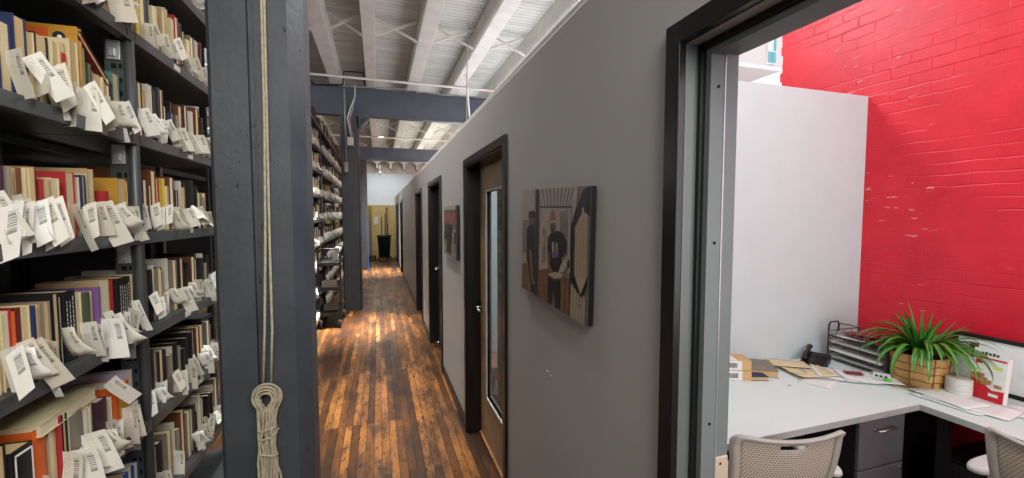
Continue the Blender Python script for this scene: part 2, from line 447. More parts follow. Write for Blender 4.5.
# office partition, brick wall with window opening
struct(mb('white_paint').box((OX, PY, 0), (RX, PY+.06, 2.44)), 'wall_partition', 'pale half-height partition behind the long desk', 'wall')
pts = [(RX, -2.6, 0)]; r2 = random.Random(5); wy = 2.615
z = 0; course = .068
pts = [(RX, -2.6, 0), (RX, wy, 0)]
while z < 4.1:
    j = r2.uniform(-.014, .010)
    pts += [(RX, wy+j, z+.004), (RX, wy+j+r2.uniform(-.004, .004), min(z+course-.006, 4.11))]; z += course
pts += [(RX, -2.6, 4.12)]
struct(mb('brick').poly(pts, (.32, 0, 0)), 'wall_brick', 'bright red painted brick wall behind the desks', 'wall')
struct(mb('brick').box((RX, 4.3, 0), (RX+.32, 20.1, 4.12)), 'wall_brick_far', 'red painted brick wall continuing beyond the partition', 'wall')
struct(mb('white_paint').box((RX+.02, 2.64, 0), (RX+.3, 4.3, .9)), 'wall_sill', 'low wall under the tall window beyond the partition', 'wall')
w = empty('window_1', (RX+.2, 3.46, .9), 0, 'tall window opening beyond the office partition', 'window', kind='structure')
mb('white_paint').box((-.03, -.82, 0), (.03, .84, .06)).obj('window_sill', w)
mb('white_paint').box((-.02, .76, .06), (.02, .84, 3.2)).obj('window_frame', w)

# room behind the first door
struct(mb('white_paint').box((OX, 3.6, 0), (RX, 3.66, 2.44)), 'wall_second_office', 'pale partition seen through the door glass', 'wall')

# neighbouring building through the window
n = empty('neighbouring_building', (10.5, 10, 0), 0, 'pale pink building seen through the high window over the partition', 'building')
mb('neighbour').box((-3.5, 0, 6.07), (1.36, 6, 12)).obj('wall', n)
mb('neighbour_white').box((-3.5, -.06, 6.02), (1.4, 0, 6.13)).obj('ledge', n)
mb('neighbour_beige').box((-3.5, 1.13, 0), (5, 5, 6.07)).obj('lower_wall', n)
f = mb('neighbour_white').box((.72, -.05, 6.2), (1.05, .02, 8.0)); f.obj('window', n)
mb('cyan_glass').box((.74, -.07, 6.24), (.86, -.045, 6.55)).box((.88, -.07, 6.24), (1.02, -.045, 6.55)).box((.95, -.07, 6.6), (1.02, -.045, 7.8)).obj('window_glass', n)

# far end of the aisle
b = mb('cream_far').box((-2.4, 17, 0), (1.2, 17.1, 2.04)); b.use('tan_far').box((.28, 16.97, 0), (.36, 17.0, 1.95)).box((-.35, 16.97, 0), (-.24, 17, 2.0))
struct(b, 'wall_end', 'cream yellow low wall closing the far end of the aisle', 'wall')
b = mb('deck')
ax = -3.0
while ax < 3.2:
    pts = [(ax, 17, 3.95)] + [(ax+.25-.25*math.cos(t*math.pi/10), 17, 3.50+.22*math.sin(t*math.pi/10)) for t in range(11)] + [(ax+.5, 17, 3.95)]
    b.poly(pts, (0, .5, 0)); b.box((ax-.03, 16.98, 3.44), (ax+.03, 17.5, 3.6)); ax += .5
b.use('paper_grey').box((-3, 17.45, 3.3), (3.2, 17.5, 3.95))
struct(b, 'trim_8', 'row of small white arches high at the far end', 'ceiling arches')
b = mb('pipe').tube([(.1, 16.5, 3.52), (.1, 16.5, 3.25)], .008); b.box((.07, 16.2, 3.19), (.13, 16.8, 3.25))
tag(b.obj('hanging_lamp'), 'small white lamp hanging above the far end of the aisle', 'lamp')

# timber posts and steel beams
def post(name, x0, x1, ya, yb, ch, label, groove=None, top=4.12, low=None):
    pts = [(x0+ch*.3, ya, 0), (x1-ch, ya, 0), (x1, ya+ch*1.5, 0), (x1, yb, 0), (x0, yb, 0), (x0, ya+ch*.3, 0)]
    if groove is not None:
        g = groove; pts = pts[:1] + [(g-.012, ya, 0), (g-.010, ya+.022, 0), (g+.012, ya+.022, 0), (g+.014, ya+.004, 0)] + [(p[0], p[1]+(.004 if k == 0 else 0), 0) for k, p in enumerate(pts[1:])]
    b = mb('post_paint').poly(pts, (0, 0, top))
    if low: b.use('base_blue').box((x1-.02, ya-.005, 0), (x1+.012, yb, low))
    return struct(b, name, label, 'column')
post('column', -.612, -.283, 1.9, 2.13, .05, 'big charcoal painted post with a coiled rope tied on it', groove=-.462)
post('column', -.585, -.29, 7.75, 8.0, .03, 'second charcoal post with conduit and a white box on it', top=3.35)
post('column', -.56, -.30, 13.3, 13.55, .03, 'third post far down the aisle with a blue foot', top=3.3, low=1.55)
for (yy, z0, z1, lab) in ((2.02, 3.85-.48, 3.83, 'blue-grey beam over the nearest post'), (7.8, 3.35, 3.83, 'blue-grey beam over the second post'), (13.3, 3.28, 3.67, 'blue-grey beam over the third post')):
    b = mb('beam_paint'); b.box((-6, yy-.07, z0), (3.05, yy+.07, z0+.03)); b.box((-6, yy-.07, z1-.03), (3.05, yy+.07, z1)); b.box((-6, yy-.055, z0+.03), (3.05, yy+.055, z1-.03))
    struct(b, 'beam', lab, 'beam')
b = mb('beam_paint').poly([(-.29, 7.74, 3.18), (-.29, 7.74, 3.35), (-.12, 7.74, 3.35), (-.12, 7.74, 3.31), (-.25, 7.74, 3.17)], (0, .2, 0))
b.use('hole'); 
for k in range(3): b.box((-.25+.035*k, 7.735, 3.225+.033*k), (-.235+.035*k, 7.741, 3.30+.012*k))
struct(b, 'beam_bracket', 'steel bracket between the second post and its beam', 'bracket')

# joists and bridging
JX = [(-4.2, .17), (-3.45, .17), (-2.75, .17), (-2.05, .17), (-1.35, .17), (-.63, .175), (-.07, .15), (.615, .18), (1.35, .18), (2.08, .18), (2.75, .18)]
for (x, w) in JX:
    side = 'over the aisle' if -1 < x < .65 else ('over the shelving' if x < 0 else 'over the offices')
    struct(mb('joist_white').box((x-w/2, -2.6, 3.845), (x+w/2, 16.9, 4.12), .008), 'ceiling_joist', 'white painted ceiling joist at %s, %s from the aisle middle' % (side, ('%.1f metres left' % -x) if x < 0 else ('%.1f metres right' % x)), 'joist')
for yy in (5.55, 6.45, 10.4, 11.6, 15.2):
    pass
for yy, word in ((5.6, 'before the second post'), (9.6, 'just past the second post'), (11.6, 'before the third post'), (15.0, 'beyond the third post')):
    for (xa, wa), (xb, wb), k in zip(JX[3:-1], JX[4:], range(9)):
        l, r = xa+wa/2, xb-wb/2
        b = mb('bridging')
        for (za, zb, oy) in ((3.87, 4.10, -.03), (4.10, 3.87, .03)):
            d = Vector((r-l, 0, zb-za)).normalized(); nn = Vector((-d.z, 0, d.x))*.014
            p = Vector((l, yy+oy-.012, za)); q = Vector((r, yy+oy-.012, zb))
            b.poly([p-nn, q-nn, q+nn, p+nn], (0, .024, 0))
        struct(b, 'joist_bridging', 'crossed white braces in the %s joist bay from the left, %s' % (ORD[k], word), 'bracing')

# pipes, conduits and cables
tag(mb('pipe').tube([(-5.5, 7.2, 3.822), (3.0, 7.2, 3.822)], .02).obj('ceiling_pipe'), 'long white pipe slung under the joists before the second post', 'pipe')
tag(mb('pipe').tube([(-5.5, 12.4, 3.822), (3.0, 12.4, 3.822)], .02).obj('ceiling_pipe'), 'white pipe slung under the joists before the third post', 'pipe')
tag(mb('cable_grey').tube([(-3.0, 7.71, 3.83)] + [(-.9+.35*k, 7.71, 3.84-.02*math.sin(k*1.3)) for k in range(8)] + [(2.6, 7.71, 3.85)], .012).obj('cable'), 'grey cable lying along the top of the second post beam', 'cable')
b = mb('cable_grey').tube([(-.50, 7.70, 3.78), (-.50, 7.72, 3.35), (-.50, 7.73, 2.5)], .016); b.box((-.53, 7.68, 2.38), (-.47, 7.745, 2.56), .006)
tag(b.obj('conduit'), 'grey conduit down the second post ending in a small box', 'conduit')
tag(mb('pipe').box((-.475, 7.68, 2.84), (-.375, 7.75, 2.98), .01).obj('junction_box'), 'small white box on the upper part of the second post', 'junction box')
for k, (dx, lab) in enumerate(((0, 'outer'), (.035, 'inner'))):
    pts = [(-.33+dx*.3, 7.66, 3.84), (-.33, 7.66, 3.66), (-.41+dx, 7.66, 3.45), (-.46+dx, 7.66, 3.28), (-.43+dx*.5, 7.7, 3.1), (-.41+dx, 7.72, 2.99)]
    tag(mb('cable_grey' if k else 'pipe').tube(pts, .011).obj('cable'), 'white cable bending from beam to post, the %s of two' % lab, 'cable')
tag(mb('cable_black').tube([(-1.1, 7.66, 3.9), (-.95, 7.66, 3.8), (-.6, 7.66, 3.815), (-.52, 7.66, 3.83), (-.5, 7.66, 4.05), (-.2, 7.66, 4.06), (-.17, 7.66, 3.84)], .014).obj('cable'), 'black cable looping up over the second post beam', 'cable')
tag(mb('cable_grey').tube([(1.14, 5.4, 4.1), (1.14, 5.5, 3.7), (1.12, 5.5, 2.45)], .007).obj('hanging_chain'), 'thin grey chain hanging from the ceiling over the wall', 'chain')
tag(mb('pipe').tube([(1.38, 6.6, 4.0), (1.36, 6.6, 3.8), (1.4, 6.6, 3.2)], .014).tube([(1.36, 6.6, 3.8), (1.22, 6.6, 3.95)], .014).obj('conduit'), 'white conduit dropping from a joist behind the grey wall', 'conduit')

# rope on the near post
ROPE_Y = 1.882
b = mb('rope')
b.tube([(-.417, ROPE_Y, 4.05), (-.414, ROPE_Y, 2.5), (-.417, ROPE_Y, 2.03), (-.428, ROPE_Y, 1.56), (-.441, ROPE_Y, 1.2), (-.452, ROPE_Y, .985)], .0052)
b.tube([(-.405, ROPE_Y-.002, 4.05), (-.404, ROPE_Y-.002, 2.5), (-.408, ROPE_Y-.002, 2.03), (-.413, ROPE_Y, 1.56), (-.414, ROPE_Y, 1.2), (-.424, ROPE_Y, .985)], .0052)
r3 = random.Random(3)
for k in range(16):
    rad = .026 + .0042*(k % 7) + r3.uniform(-.002, .002); yy = ROPE_Y-.003-.0058*(k % 5)
    cx = -.440+r3.uniform(-.003, .003); cz = .930+r3.uniform(-.010, .008); lo = .55+r3.uniform(-.09, .05)
    off = (k-7.5)*.0042; sw = r3.uniform(-.006, .006)
    pts = []
    for q in range(7):       # left leg, rising from the bundle into the loop
        f_ = q/6; pts.append((cx+off*.9-.004*math.sin(q+k)-(rad+off*.9)*f_**2.2*.55+sw*math.sin(f_*3), yy-.006*math.sin(q*1.3+k), lo+(cz-.045-lo)*f_))
    pts += [(cx-rad*math.cos(a), yy+.002*math.sin(3*a), cz+rad*1.0*math.sin(a)) for a in [math.pi*q/12 for q in range(-2, 15)]]
    for q in range(6, -1, -1):
        f_ = q/6; pts.append((cx-off*.9+.004*math.sin(q*1.4+k)+(rad+off*.9)*f_**2.2*.55-sw, yy-.008-.005*math.sin(q+k), lo+(cz-.045-lo)*f_))
    b.tube(pts, .0044, 7)
for z in (.80, .775, .70):
    b.tube([(-.438+.033*math.cos(a), ROPE_Y-.018+.024*math.sin(a), z+.010*math.cos(a+z*40)) for a in [2*math.pi*q/14 for q in range(15)]], .0042, 7)
b.tube([(-.40, ROPE_Y-.03, .80), (-.395, ROPE_Y-.03, .802)], .0045, 7)
b.tube([(-.46, ROPE_Y-.01, .66), (-.475, ROPE_Y-.01, .6), (-.48, ROPE_Y-.008, .5), (-.47, ROPE_Y-.006, .42)], .0046, 7)
b.tube([(-.42, ROPE_Y-.01, .67), (-.40, ROPE_Y-.01, .61), (-.39, ROPE_Y-.008, .54), (-.405, ROPE_Y-.006, .4)], .0046, 7)
tag(b.obj('rope'), 'beige rope running down the near post into a coiled hank', 'rope')

# ------------------------------------------------------------------ shelving
LEV = [.12, .48, .85, 1.21, 1.578, 1.95, 2.33, 2.69, 3.05]
LNAME = ['floor-level', 'knee-high', 'thigh-high', 'waist-high', 'chest-high', 'head-high', 'overhead', 'second highest', 'topmost']
def shelving(ya, yb, name, label, near=False, back=False, xs=SX):
    t = empty('steel_shelving', (xs, ya, 0), 0, label, 'shelving', group='grey steel library shelving')
    L = yb-ya; s = -1
    for side, y in (('near', 0), ('far', L)):
        for xx in (0, -.42):
            b = mb('shelf_steel')
            b.tube([(xx-.012, y, 0), (xx-.012, y, 3.12)], .017, 12) if xx == 0 else b.box((xx-.02, y-.018, 0), (xx+.02, y+.018, 3.12))
            if xx == 0:
                b.box((-.085, y-.003, 0), (-.028, y+.003, 3.12))
                b.use('hole'); z = .1
                while z < 3.1: b.box((-.066, y-.0045, z), (-.050, y+.0045, z+.018)); b.box((-.043, y-.0045, z), (-.034, y+.0045, z+.018)); z += .05
            if y == 0 and (1.5 < ya < 2.2 or ya > 7): b.bm.free(); continue
            b.obj('upright', t)
    for k, z in enumerate(LEV):
        b = mb('shelf_steel')
        b.box((-.42, .008, z), (.0, L-.008, z+.014)); b.box((-.004, .008, z-.028), (.006, L-.008, z+.014), .002); b.box((-.42, .008, z-.028), (-.414, L-.008, z+.014))
        b.box((-.03, .008, z-.028), (-.004, L-.008, z-.024))
        b.use('hole').box((.0062, L-.05, z-.02), (.0066, L-.044, z+.006))
        sh = b.obj('shelf', t)
        if near and k in (4, 5):
            yy = {4: .42, 5: .40}[k]
            mb('yellow_card').box((.0064, yy-.04, z-.021), (.0078, yy+.035, z+.004)).obj('label_holder', sh, label='yellowed label on the shelf edge')
        if not near and k in (2, 3, 5, 6) and ya < 3:
            mb('paper_grey').box((.0064, .32+.05*(k % 3), z-.021), (.0078, .38+.05*(k % 3), z+.002)).obj('label_holder', sh, label='pale label on the shelf edge')
        mb('zinc').box((-.075, L-.012, z-.10), (-.034, L-.005, z-.03), .002).box((-.068, L-.02, z-.09), (-.045, L-.012, z-.06), .004).obj('clip', t, label='zinc shelf clip')
    return t
shelving(.79, 1.955, 'a', 'grey steel shelving bay nearest the viewer, full of books', near=True)
shelving(1.955, 3.12, 'b', 'grey steel shelving bay half hidden behind the near post')
shelving(5.5, 7.5, 'c', 'grey steel shelving bay just before the second post')
shelving(7.5, 9.5, 'd', 'grey steel shelving bay beside the second post')
shelving(9.5, 11.5, 'e', 'grey steel shelving bay beyond the second post')
# back-to-back run behind, coloured near-black to stand for its shade
b = mb('shade_dark')
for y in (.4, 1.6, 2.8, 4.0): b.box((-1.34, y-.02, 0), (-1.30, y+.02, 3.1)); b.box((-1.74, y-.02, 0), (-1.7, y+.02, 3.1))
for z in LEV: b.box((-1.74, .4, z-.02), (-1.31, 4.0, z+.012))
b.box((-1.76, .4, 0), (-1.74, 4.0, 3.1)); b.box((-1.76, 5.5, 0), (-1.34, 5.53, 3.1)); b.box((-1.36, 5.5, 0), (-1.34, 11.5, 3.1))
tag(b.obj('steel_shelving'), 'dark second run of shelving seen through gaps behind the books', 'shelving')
for (p, q, lab) in (((-1.55, 2.62, 1.865), (-1.55, 2.86, 1.862), 'upper'), ((-1.5, 2.55, 1.845), (-1.5, 3.0, 1.81), 'lower')):
    tag(mb('tube_light').tube([p, q], .005).obj('light_strip'), 'thin bright light strip seen in the gap under the head-high shelf, %s one' % lab, 'light')

# books -------------------------------------------------------
def make_book(name, w, h, dep, cover, fore):
    """book standing: near cover at y=0, aisle-facing edge at x=0; its own mesh is the cover, pages are a child"""
    t = .0022
    b = mb('cover_' + cover)
    b.box((-dep, 0, 0), (0, t, h)); b.box((-dep, w-t, 0), (0, w, h))
    if fore: b.box((-dep, t, 0), (-dep+t, w-t, h))
    else:
        n = 5; pts = [(0-.004*(1-abs(2*k/n-1)**2)*-1, w*k/n, 0) for k in range(n+1)]
        pts = [(.004*math.sin(math.pi*k/n), w*k/n, 0) for k in range(n+1)]
        b.poly(pts + [(-t, w-t, 0), (-t, t, 0)], (0, 0, h))
    o = b.obj(name)
    p = mb('pages')
    if fore: p.box((-dep+t, t, .003), (-.004, w-t, h-.003))
    else: p.box((-dep+.003, t, .003), (-t, w-t, h-.003))
    p.obj('pages', o)
    return o
protos = {}
def copy_book(proto):
    c = proto.copy(); C.objects.link(c)
    for ch in proto.children:
        d = ch.copy(); C.objects.link(d); d.parent = c
    return c
def place_slip(i, x, y, z, rz, tilt, sc, label, group):
    src = slips[i]
    if not src.get('label'): o = src
    else: o = src.copy(); C.objects.link(o)
    o.location = (x, y, z); o.rotation_euler = (0, tilt, rz); o.scale = sc
    return tag(o, label, 'paper slip', group)
slips = []
def slip_mesh(k):
    r = random.Random(40+k); kind = 'ABADCBAEAD'[k]
    b = mb('slip'); Ht = r.uniform(.105, .135); W = r.uniform(.048, .062); sk = r.uniform(-.004, .022); g = []
    for i, v in enumerate((0, .3, .55, .8, 1)):
        if kind == 'A':      # flat flag, kinked once
            kx = .012*max(0, v-.3)*r.choice((1, -1)); row = [(-.006+u*W+sk*v, .010*max(0, v-.3)*2*(k % 3-1)+.004*(u-.5)*(k % 2), .006*(u-.5)*(k % 5-2)-v*Ht) for u in (0, .33, .66, 1)]
        elif kind == 'B':    # folded along an upright crease
            row = [(-.006+x*W*.95+sk*v, y, -v*Ht+z) for x, y, z in ((0, 0, 0), (.5, -.012, .006), (1, -.020-.006*v, .010), (.78, -.034, .002), (.5, -.045, -.008))]
        elif kind == 'C':    # broad band facing the aisle
            row = [(.010+.010*math.sin(3.1*u+1)+.03*v*(.4+.6*u)+.004*math.sin(9*v+k), -.036+.075*u, .008*math.sin(5*u)-v*Ht*.8) for u in (0, .25, .5, .75, 1)]
        elif kind == 'D':    # long narrow strip
            row = [(-.006+u*W*.55+sk*1.4*v, .012*v*v, -.004*u-v*Ht*1.2) for u in (0, .5, 1)]
        else:                # curling end
            row = [(-.006+u*W+.020*v*v, .030*v*v*(.3+u), -v*Ht*.9+.012*v*v) for u in (0, .33, .66, 1)]
        g.append(row)
    b.sheet(g, smooth=kind in 'E'); o = b.obj('paper_slip')
    md = o.modifiers.new('thickness', 'SOLIDIFY'); md.thickness = .0004
    return o
for k in range(10): slips.append(slip_mesh(k))

BK = {
5: [(1.397, 0.038, 0.181, 'navy', 'f'), (1.439, 0.04, 0.212, 'navy', 'f'), (1.486, 0.029, 0.191, 'cream', 'f'), (1.522, 0.046, 0.198, 'black', 'f'), (1.575, 0.030, 0.2, 'cream', 'f'), (1.607, 0.031, 0.206, 'labelled', 's'), (1.643, 0.037, 0.227, 'cream', 'f'), (1.688, 0.019, 0.28, 'ochre', 'f'), (1.71, 0.015, 0.265, 'sage', 'f'), (1.745, 0.016, 0.19, 'green', 'f'), (1.768, 0.034, 0.17, 'tan', 'f'), (1.806, 0.030, 0.165, 'cream', 'f'), (1.84, 0.018, 0.15, 'navy', 's'), (1.866, 0.039, 0.2, 'teal', 'f')],
4: [(1.305, 0.018, 0.187, 'tan', 'f'), (1.327, 0.016, 0.187, 'brown', 'f'), (1.345, 0.019, 0.185, 'grey', 'f'), (1.366, 0.017, 0.19, 'plum', 's'), (1.385, 0.012, 0.189, 'grey', 's'), (1.398, 0.026, 0.189, 'tan', 'f'), (1.426, 0.016, 0.191, 'brown', 's'), (1.443, 0.016, 0.191, 'cream', 'f'), (1.46, 0.013, 0.195, 'tan', 's'), (1.474, 0.017, 0.199, 'brown', 'f'), (1.499, 0.015, 0.166, 'red', 's'), (1.514, 0.018, 0.168, 'tan', 's'), (1.533, 0.032, 0.173, 'cream', 'f'), (1.60, 0.04, 0.197, 'red', 'f'), (1.643, 0.022, 0.185, 'white', 'f'), (1.667, 0.018, 0.193, 'navy', 'f'), (1.686, 0.019, 0.198, 'cream', 'f'), (1.707, 0.031, 0.217, 'tan', 'f'), (1.774, 0.023, 0.149, 'red', 's'), (1.862, 0.05, 0.199, 'ochre', 'f'), (1.914, 0.022, 0.192, 'cream', 'f')],
3: [(1.305, 0.020, 0.211, 'navy', 'f'), (1.326, 0.016, 0.202, 'cream', 'f'), (1.343, 0.033, 0.199, 'red', 'f'), (1.377, 0.018, 0.191, 'orange', 's'), (1.396, 0.016, 0.197, 'darkred', 's'), (1.413, 0.025, 0.198, 'cream', 'f'), (1.439, 0.017, 0.193, 'navy', 's'), (1.457, 0.023, 0.192, 'tan', 'f'), (1.482, 0.026, 0.195, 'grey', 'f'), (1.513, 0.023, 0.212, 'black', 'f'), (1.54, 0.012, 0.197, 'white', 'f'), (1.557, 0.055, 0.21, 'blacktext', 's'), (1.617, 0.023, 0.197, 'cream', 'f'), (1.644, 0.029, 0.192, 'green', 's'), (1.678, 0.02, 0.19, 'cream', 'f'), (1.704, 0.02, 0.199, 'violet', 's'), (1.731, 0.055, 0.215, 'tan', 'f'), (1.791, 0.024, 0.212, 'red', 's'), (1.821, 0.08, 0.212, 'blacktext', 's'), (1.903, 0.034, 0.212, 'cream', 'f')],
2: [(1.269, 0.034, 0.248, 'darkred', 'f'), (1.305, 0.033, 0.231, 'black', 'f'), (1.341, 0.07, 0.203, 'blackwhite', 's'), (1.42, 0.045, 0.22, 'orange', 's'), (1.473, 0.028, 0.226, 'tan', 'f'), (1.503, 0.015, 0.221, 'red', 's'), (1.519, 0.019, 0.219, 'black', 'f'), (1.539, 0.017, 0.213, 'white', 'f'), (1.56, 0.057, 0.201, 'grey', 's'), (1.622, 0.019, 0.191, 'white', 'f'), (1.647, 0.019, 0.193, 'cream', 'f'), (1.672, 0.051, 0.189, 'plum', 's'), (1.729, 0.032, 0.172, 'white', 'f'), (1.776, 0.084, 0.196, 'orange', 's'), (1.869, 0.033, 0.22, 'lavender', 'f')],
1: [(1.50, .03, .2, 'white', 'f'), (1.55, .05, .19, 'tan', 's'), (1.62, .03, .21, 'brown', 'f'), (1.68, .045, .2, 'grey', 's'), (1.74, .06, .245, 'tan', 's'), (1.81, .02, .235, 'blue', 's'), (1.84, .02, .24, 'white', 'f'), (1.87, .03, .235, 'blue', 'f')],
6: [(1.52, .03, .2, 'cream', 'f'), (1.56, .03, .22, 'white', 'f'), (1.60, .035, .2, 'red', 'f'), (1.65, .03, .21, 'cream', 'f'), (1.69, .03, .2, 'white', 'f'), (1.73, .04, .23, 'black', 'f'), (1.78, .045, .25, 'blue', 's'), (1.83, .04, .22, 'cream', 'f'), (1.88, .04, .2, 'white', 'f')],
}
SHOW = {'blacktext': 'black, white-lettered', 'blackwhite': 'black-and-white', 'labelled': 'cream, red-labelled', 'darkred': 'dark red'}
nslip = 0
for k, rows in BK.items():
    z = LEV[k]+.0142
    for i, (y, w, h, c, t) in enumerate(rows):
        dep = .15+.035*rnd.random(); 
        if c in ('ochre', 'sage', 'lavender', 'black'): dep = .2
        o = make_book('book', w, h, dep, c, t == 'f'); x = SX-.018-.012*rnd.random()
        o.location = (x, y, z)
        cn = SHOW.get(c, c)
        tag(o, '%s book, %s from near end, %s shelf, nearest bay' % (cn, ORD[i], LNAME[k]), 'book', 'books on the %s shelf of the nearest bay' % LNAME[k])
        if c == 'labelled': mb('red_print').box((.0041, .007, h-.115), (.0048, w-.007, h-.03)).obj('spine_label', o, label='red label with pale lettering')
        if c == 'blacktext':
            b = mb('paper_grey'); r = random.Random(i)
            for col in range(max(1, int(w/.014))):
                yy = .009+col*.013; zz = .03
                while zz < h-.03:
                    l = r.uniform(.004, .014); b.box((.0045, yy, zz), (.0049, yy+.003, zz+l)); zz += l+.004
            b.obj('spine_lettering', o, label='small pale lettering')
        if c == 'blackwhite':
            mb('paper').box((.0045, .006, .0), (.0049, .011, h-.012)).box((.0045, w-.011, 0), (.0049, w-.006, h-.012)).box((.0045, .006, h-.016), (.0049, w-.006, h-.01)).obj('spine_lettering', o, label='white border')
        if c == 'ochre' and k == 5:
            b = mb('ink').tube([(-.045, -.0004, h-.035), (-.045, -.001, h-.035)], .016, 20); b.use('paper').tube([(-.043, -.0008, h-.036), (-.043, -.0014, h-.036)], .006, 12); b.use('cover_orange').box((-dep+.002, -.0006, h-.06), (-.07, -.0001, h-.012)); b.obj('cover_emblem', o, label='round black and white emblem')
        if c == 'orange' and w > .08:
            mb('cover_ochre').box((.0045, .012, .012), (.005, w-.012, h-.02)).obj('cover_panel', o, label='ochre panel with orange border')
        # slips
        ns = 1 if w < .05 else 2
        for q in range(ns):
            if h < .16 and rnd.random() < .3: continue
            if c in ('blacktext', 'blackwhite') and rnd.random() < .8 and i % 3: continue
            if rnd.random() < (.05 if k < 6 else .25): continue
            sc = rnd.uniform(.9, 1.2)
            place_slip(rnd.randrange(10), x+.002, y+w*(.5 if ns == 1 else .3+.4*q), z+rnd.uniform(.085, .115), R(rnd.uniform(-38, 18)), R(rnd.uniform(-24, 6)), (sc, 1, sc*rnd.uniform(.85, 1.05)),
                'white slip%s on the %s book, %s shelf, nearest bay' % (' farther of two' if q else '', ORD[i], LNAME[k]), 'paper slips hanging from the nearest bay')
# a few flat or leaning ones
o = make_book('book', .02, .2, .13, 'darkred', True); o.location = (SX-.03, 1.735, LEV[5]+.215); o.rotation_euler = (R(-128), 0, 0)
o.location = (SX-.02, 1.70, LEV[5]+.285)
tag(o, 'dark red book leaning across the tops of the head-high row', 'book', 'books on the head-high shelf of the nearest bay')
o = make_book('book', .035, .27, .16, 'cream', True); o.location = (SX-.03, 1.70, LEV[2]+.212); o.rotation_euler = (R(90), 0, R(4))
tag(o, 'cream book lying flat on top of the thigh-high row', 'book', 'books on the thigh-high shelf of the nearest bay')
place_slip(2, SX-.02, 1.72, LEV[2]+.245, R(-10), R(-40), (1.1, 1, .8), 'white slip curling off the flat book on the thigh-high row', 'paper slips hanging from the nearest bay')

# second bay
colors = ['cream', 'tan', 'white', 'black', 'navy', 'red', 'grey', 'brown', 'cream', 'black', 'white', 'yellow', 'plum', 'grey', 'black']
proto = []
for k in range(26):
    c = colors[k % len(colors)]; proto.append((c, rnd.choice([.014, .018, .022, .026, .03]), rnd.uniform(.17, .245), rnd.random() < .72))
src = {}
def shelf_run(ya, yb, k, bay, gap, pslip, wide=1.0, palette=None, hmax=1.0):
    global nslip
    y = ya; i = 0; z = LEV[k]+.0142
    while y < yb and i < 30:
        j = rnd.randrange(26); c, w, h, fo = proto[j]
        while palette and c not in palette: j = rnd.randrange(26); c, w, h, fo = proto[j]
        if j not in src: o = make_book('book', w, h, .17, c, fo); src[j] = o
        else: o = copy_book(src[j])
        zs = hmax*rnd.uniform(.9, 1.08)
        o.scale = (1, wide, zs); x = SX-.02-rnd.random()*.02; o.location = (x, y, z)
        tag(o, '%s book, %s from near end, %s shelf, %s' % (c, ORD[i], LNAME[k], bay), 'book', 'books on the %s shelf of the %s' % (LNAME[k], bay))
        if rnd.random() < pslip:
            sc = rnd.uniform(.75, 1.0)
            place_slip(rnd.randrange(10), x+.002, y+w*wide*.5, z+rnd.uniform(.08, .11), R(rnd.uniform(-35, 18)), R(rnd.uniform(-24, 6)), (sc, 1, sc*rnd.uniform(.8, 1.0)),
                'white slip on the %s book, %s shelf, %s' % (ORD[i], LNAME[k], bay), 'paper slips hanging from the %s' % bay)
        y += w*wide + (rnd.random()*gap); i += 1
for k in (7, 6, 5, 4, 3, 2, 1): shelf_run(1.985, 2.70, k, 'bay behind near post', .016, .7, 1.3, {'black', 'grey', 'white', 'navy', 'plum', 'brown'} if k <= 3 else None)
for k in (3, 4, 5, 6, 7): shelf_run(5.9, 7.30, k, 'bay before second post', .05, .8, 4.6, hmax=1.1)
bs = MB(); ps = mb('slip')
for k in range(9):
    z = LEV[k]+.0142; y = 5.9
    while y < 11.4:
        w = rnd.uniform(.025, .06); h = rnd.uniform(.17, .26); c = rnd.choice(colors)
        if (y < 7.4 and 3 <= k <= 7) or 7.42 < y < 7.56 or 9.42 < y < 9.56: y += .05; continue
        x = SX-.02-rnd.random()*.03
        if k < 8 or y > 7.6:
            bs.use('cover_'+c).box((x-.17, y, z), (x, y+.003, z+h)).box((x-.17, y+w-.003, z), (x, y+w, z+h)); bs.use('pages' if rnd.random() < .6 else 'cover_'+c).box((x-.165, y+.003, z), (x-.004, y+w-.003, z+h-.004))
        if rnd.random() < .58 and k < 8:
            a = R(rnd.uniform(-40, 25)); tl = rnd.uniform(-.01, .03); zz = z+rnd.uniform(.08, .13); yy = y+w/2; ca, sa = .055*math.cos(a), .055*math.sin(a)
            ps.sheet([[(x, yy, zz), (x+ca*.6, yy+sa*.6, zz+.01), (x+ca, yy+sa, zz)], [(x+tl, yy+.004, zz-.11), (x+tl+ca*.6, yy+sa*.6, zz-.115), (x+tl+ca, yy+sa, zz-.10)]])
        y += w+rnd.random()*.02
tag(bs.obj('distant_books'), 'many small books filling the shelving along the far part of the aisle', 'books', kind='stuff')
o = ps.obj('distant_slips'); md = o.modifiers.new('thickness', 'SOLIDIFY'); md.thickness = .0006
tag(o, 'many white paper slips hanging from the far shelving', 'paper slips', kind='stuff')
tag(mb('cover_plum').box((-1.18, 6.9, 3.065), (SX-.03, 7.25, 3.27), .004).obj('storage_box'), 'purple box on top of the shelving before the second post', 'box')
tag(mb('cover_black').poly([(SX-.24, 1.31, .866), (SX-.24, 1.31, 1.12), (SX-.24, 1.35, 1.15), (SX-.24, 1.46, 1.15), (SX-.24, 1.5, 1.12), (SX-.24, 1.5, .866)], (-.1, 0, 0)).obj('bookend'), 'black steel bookend on the thigh-high shelf of the nearest bay', 'bookend')

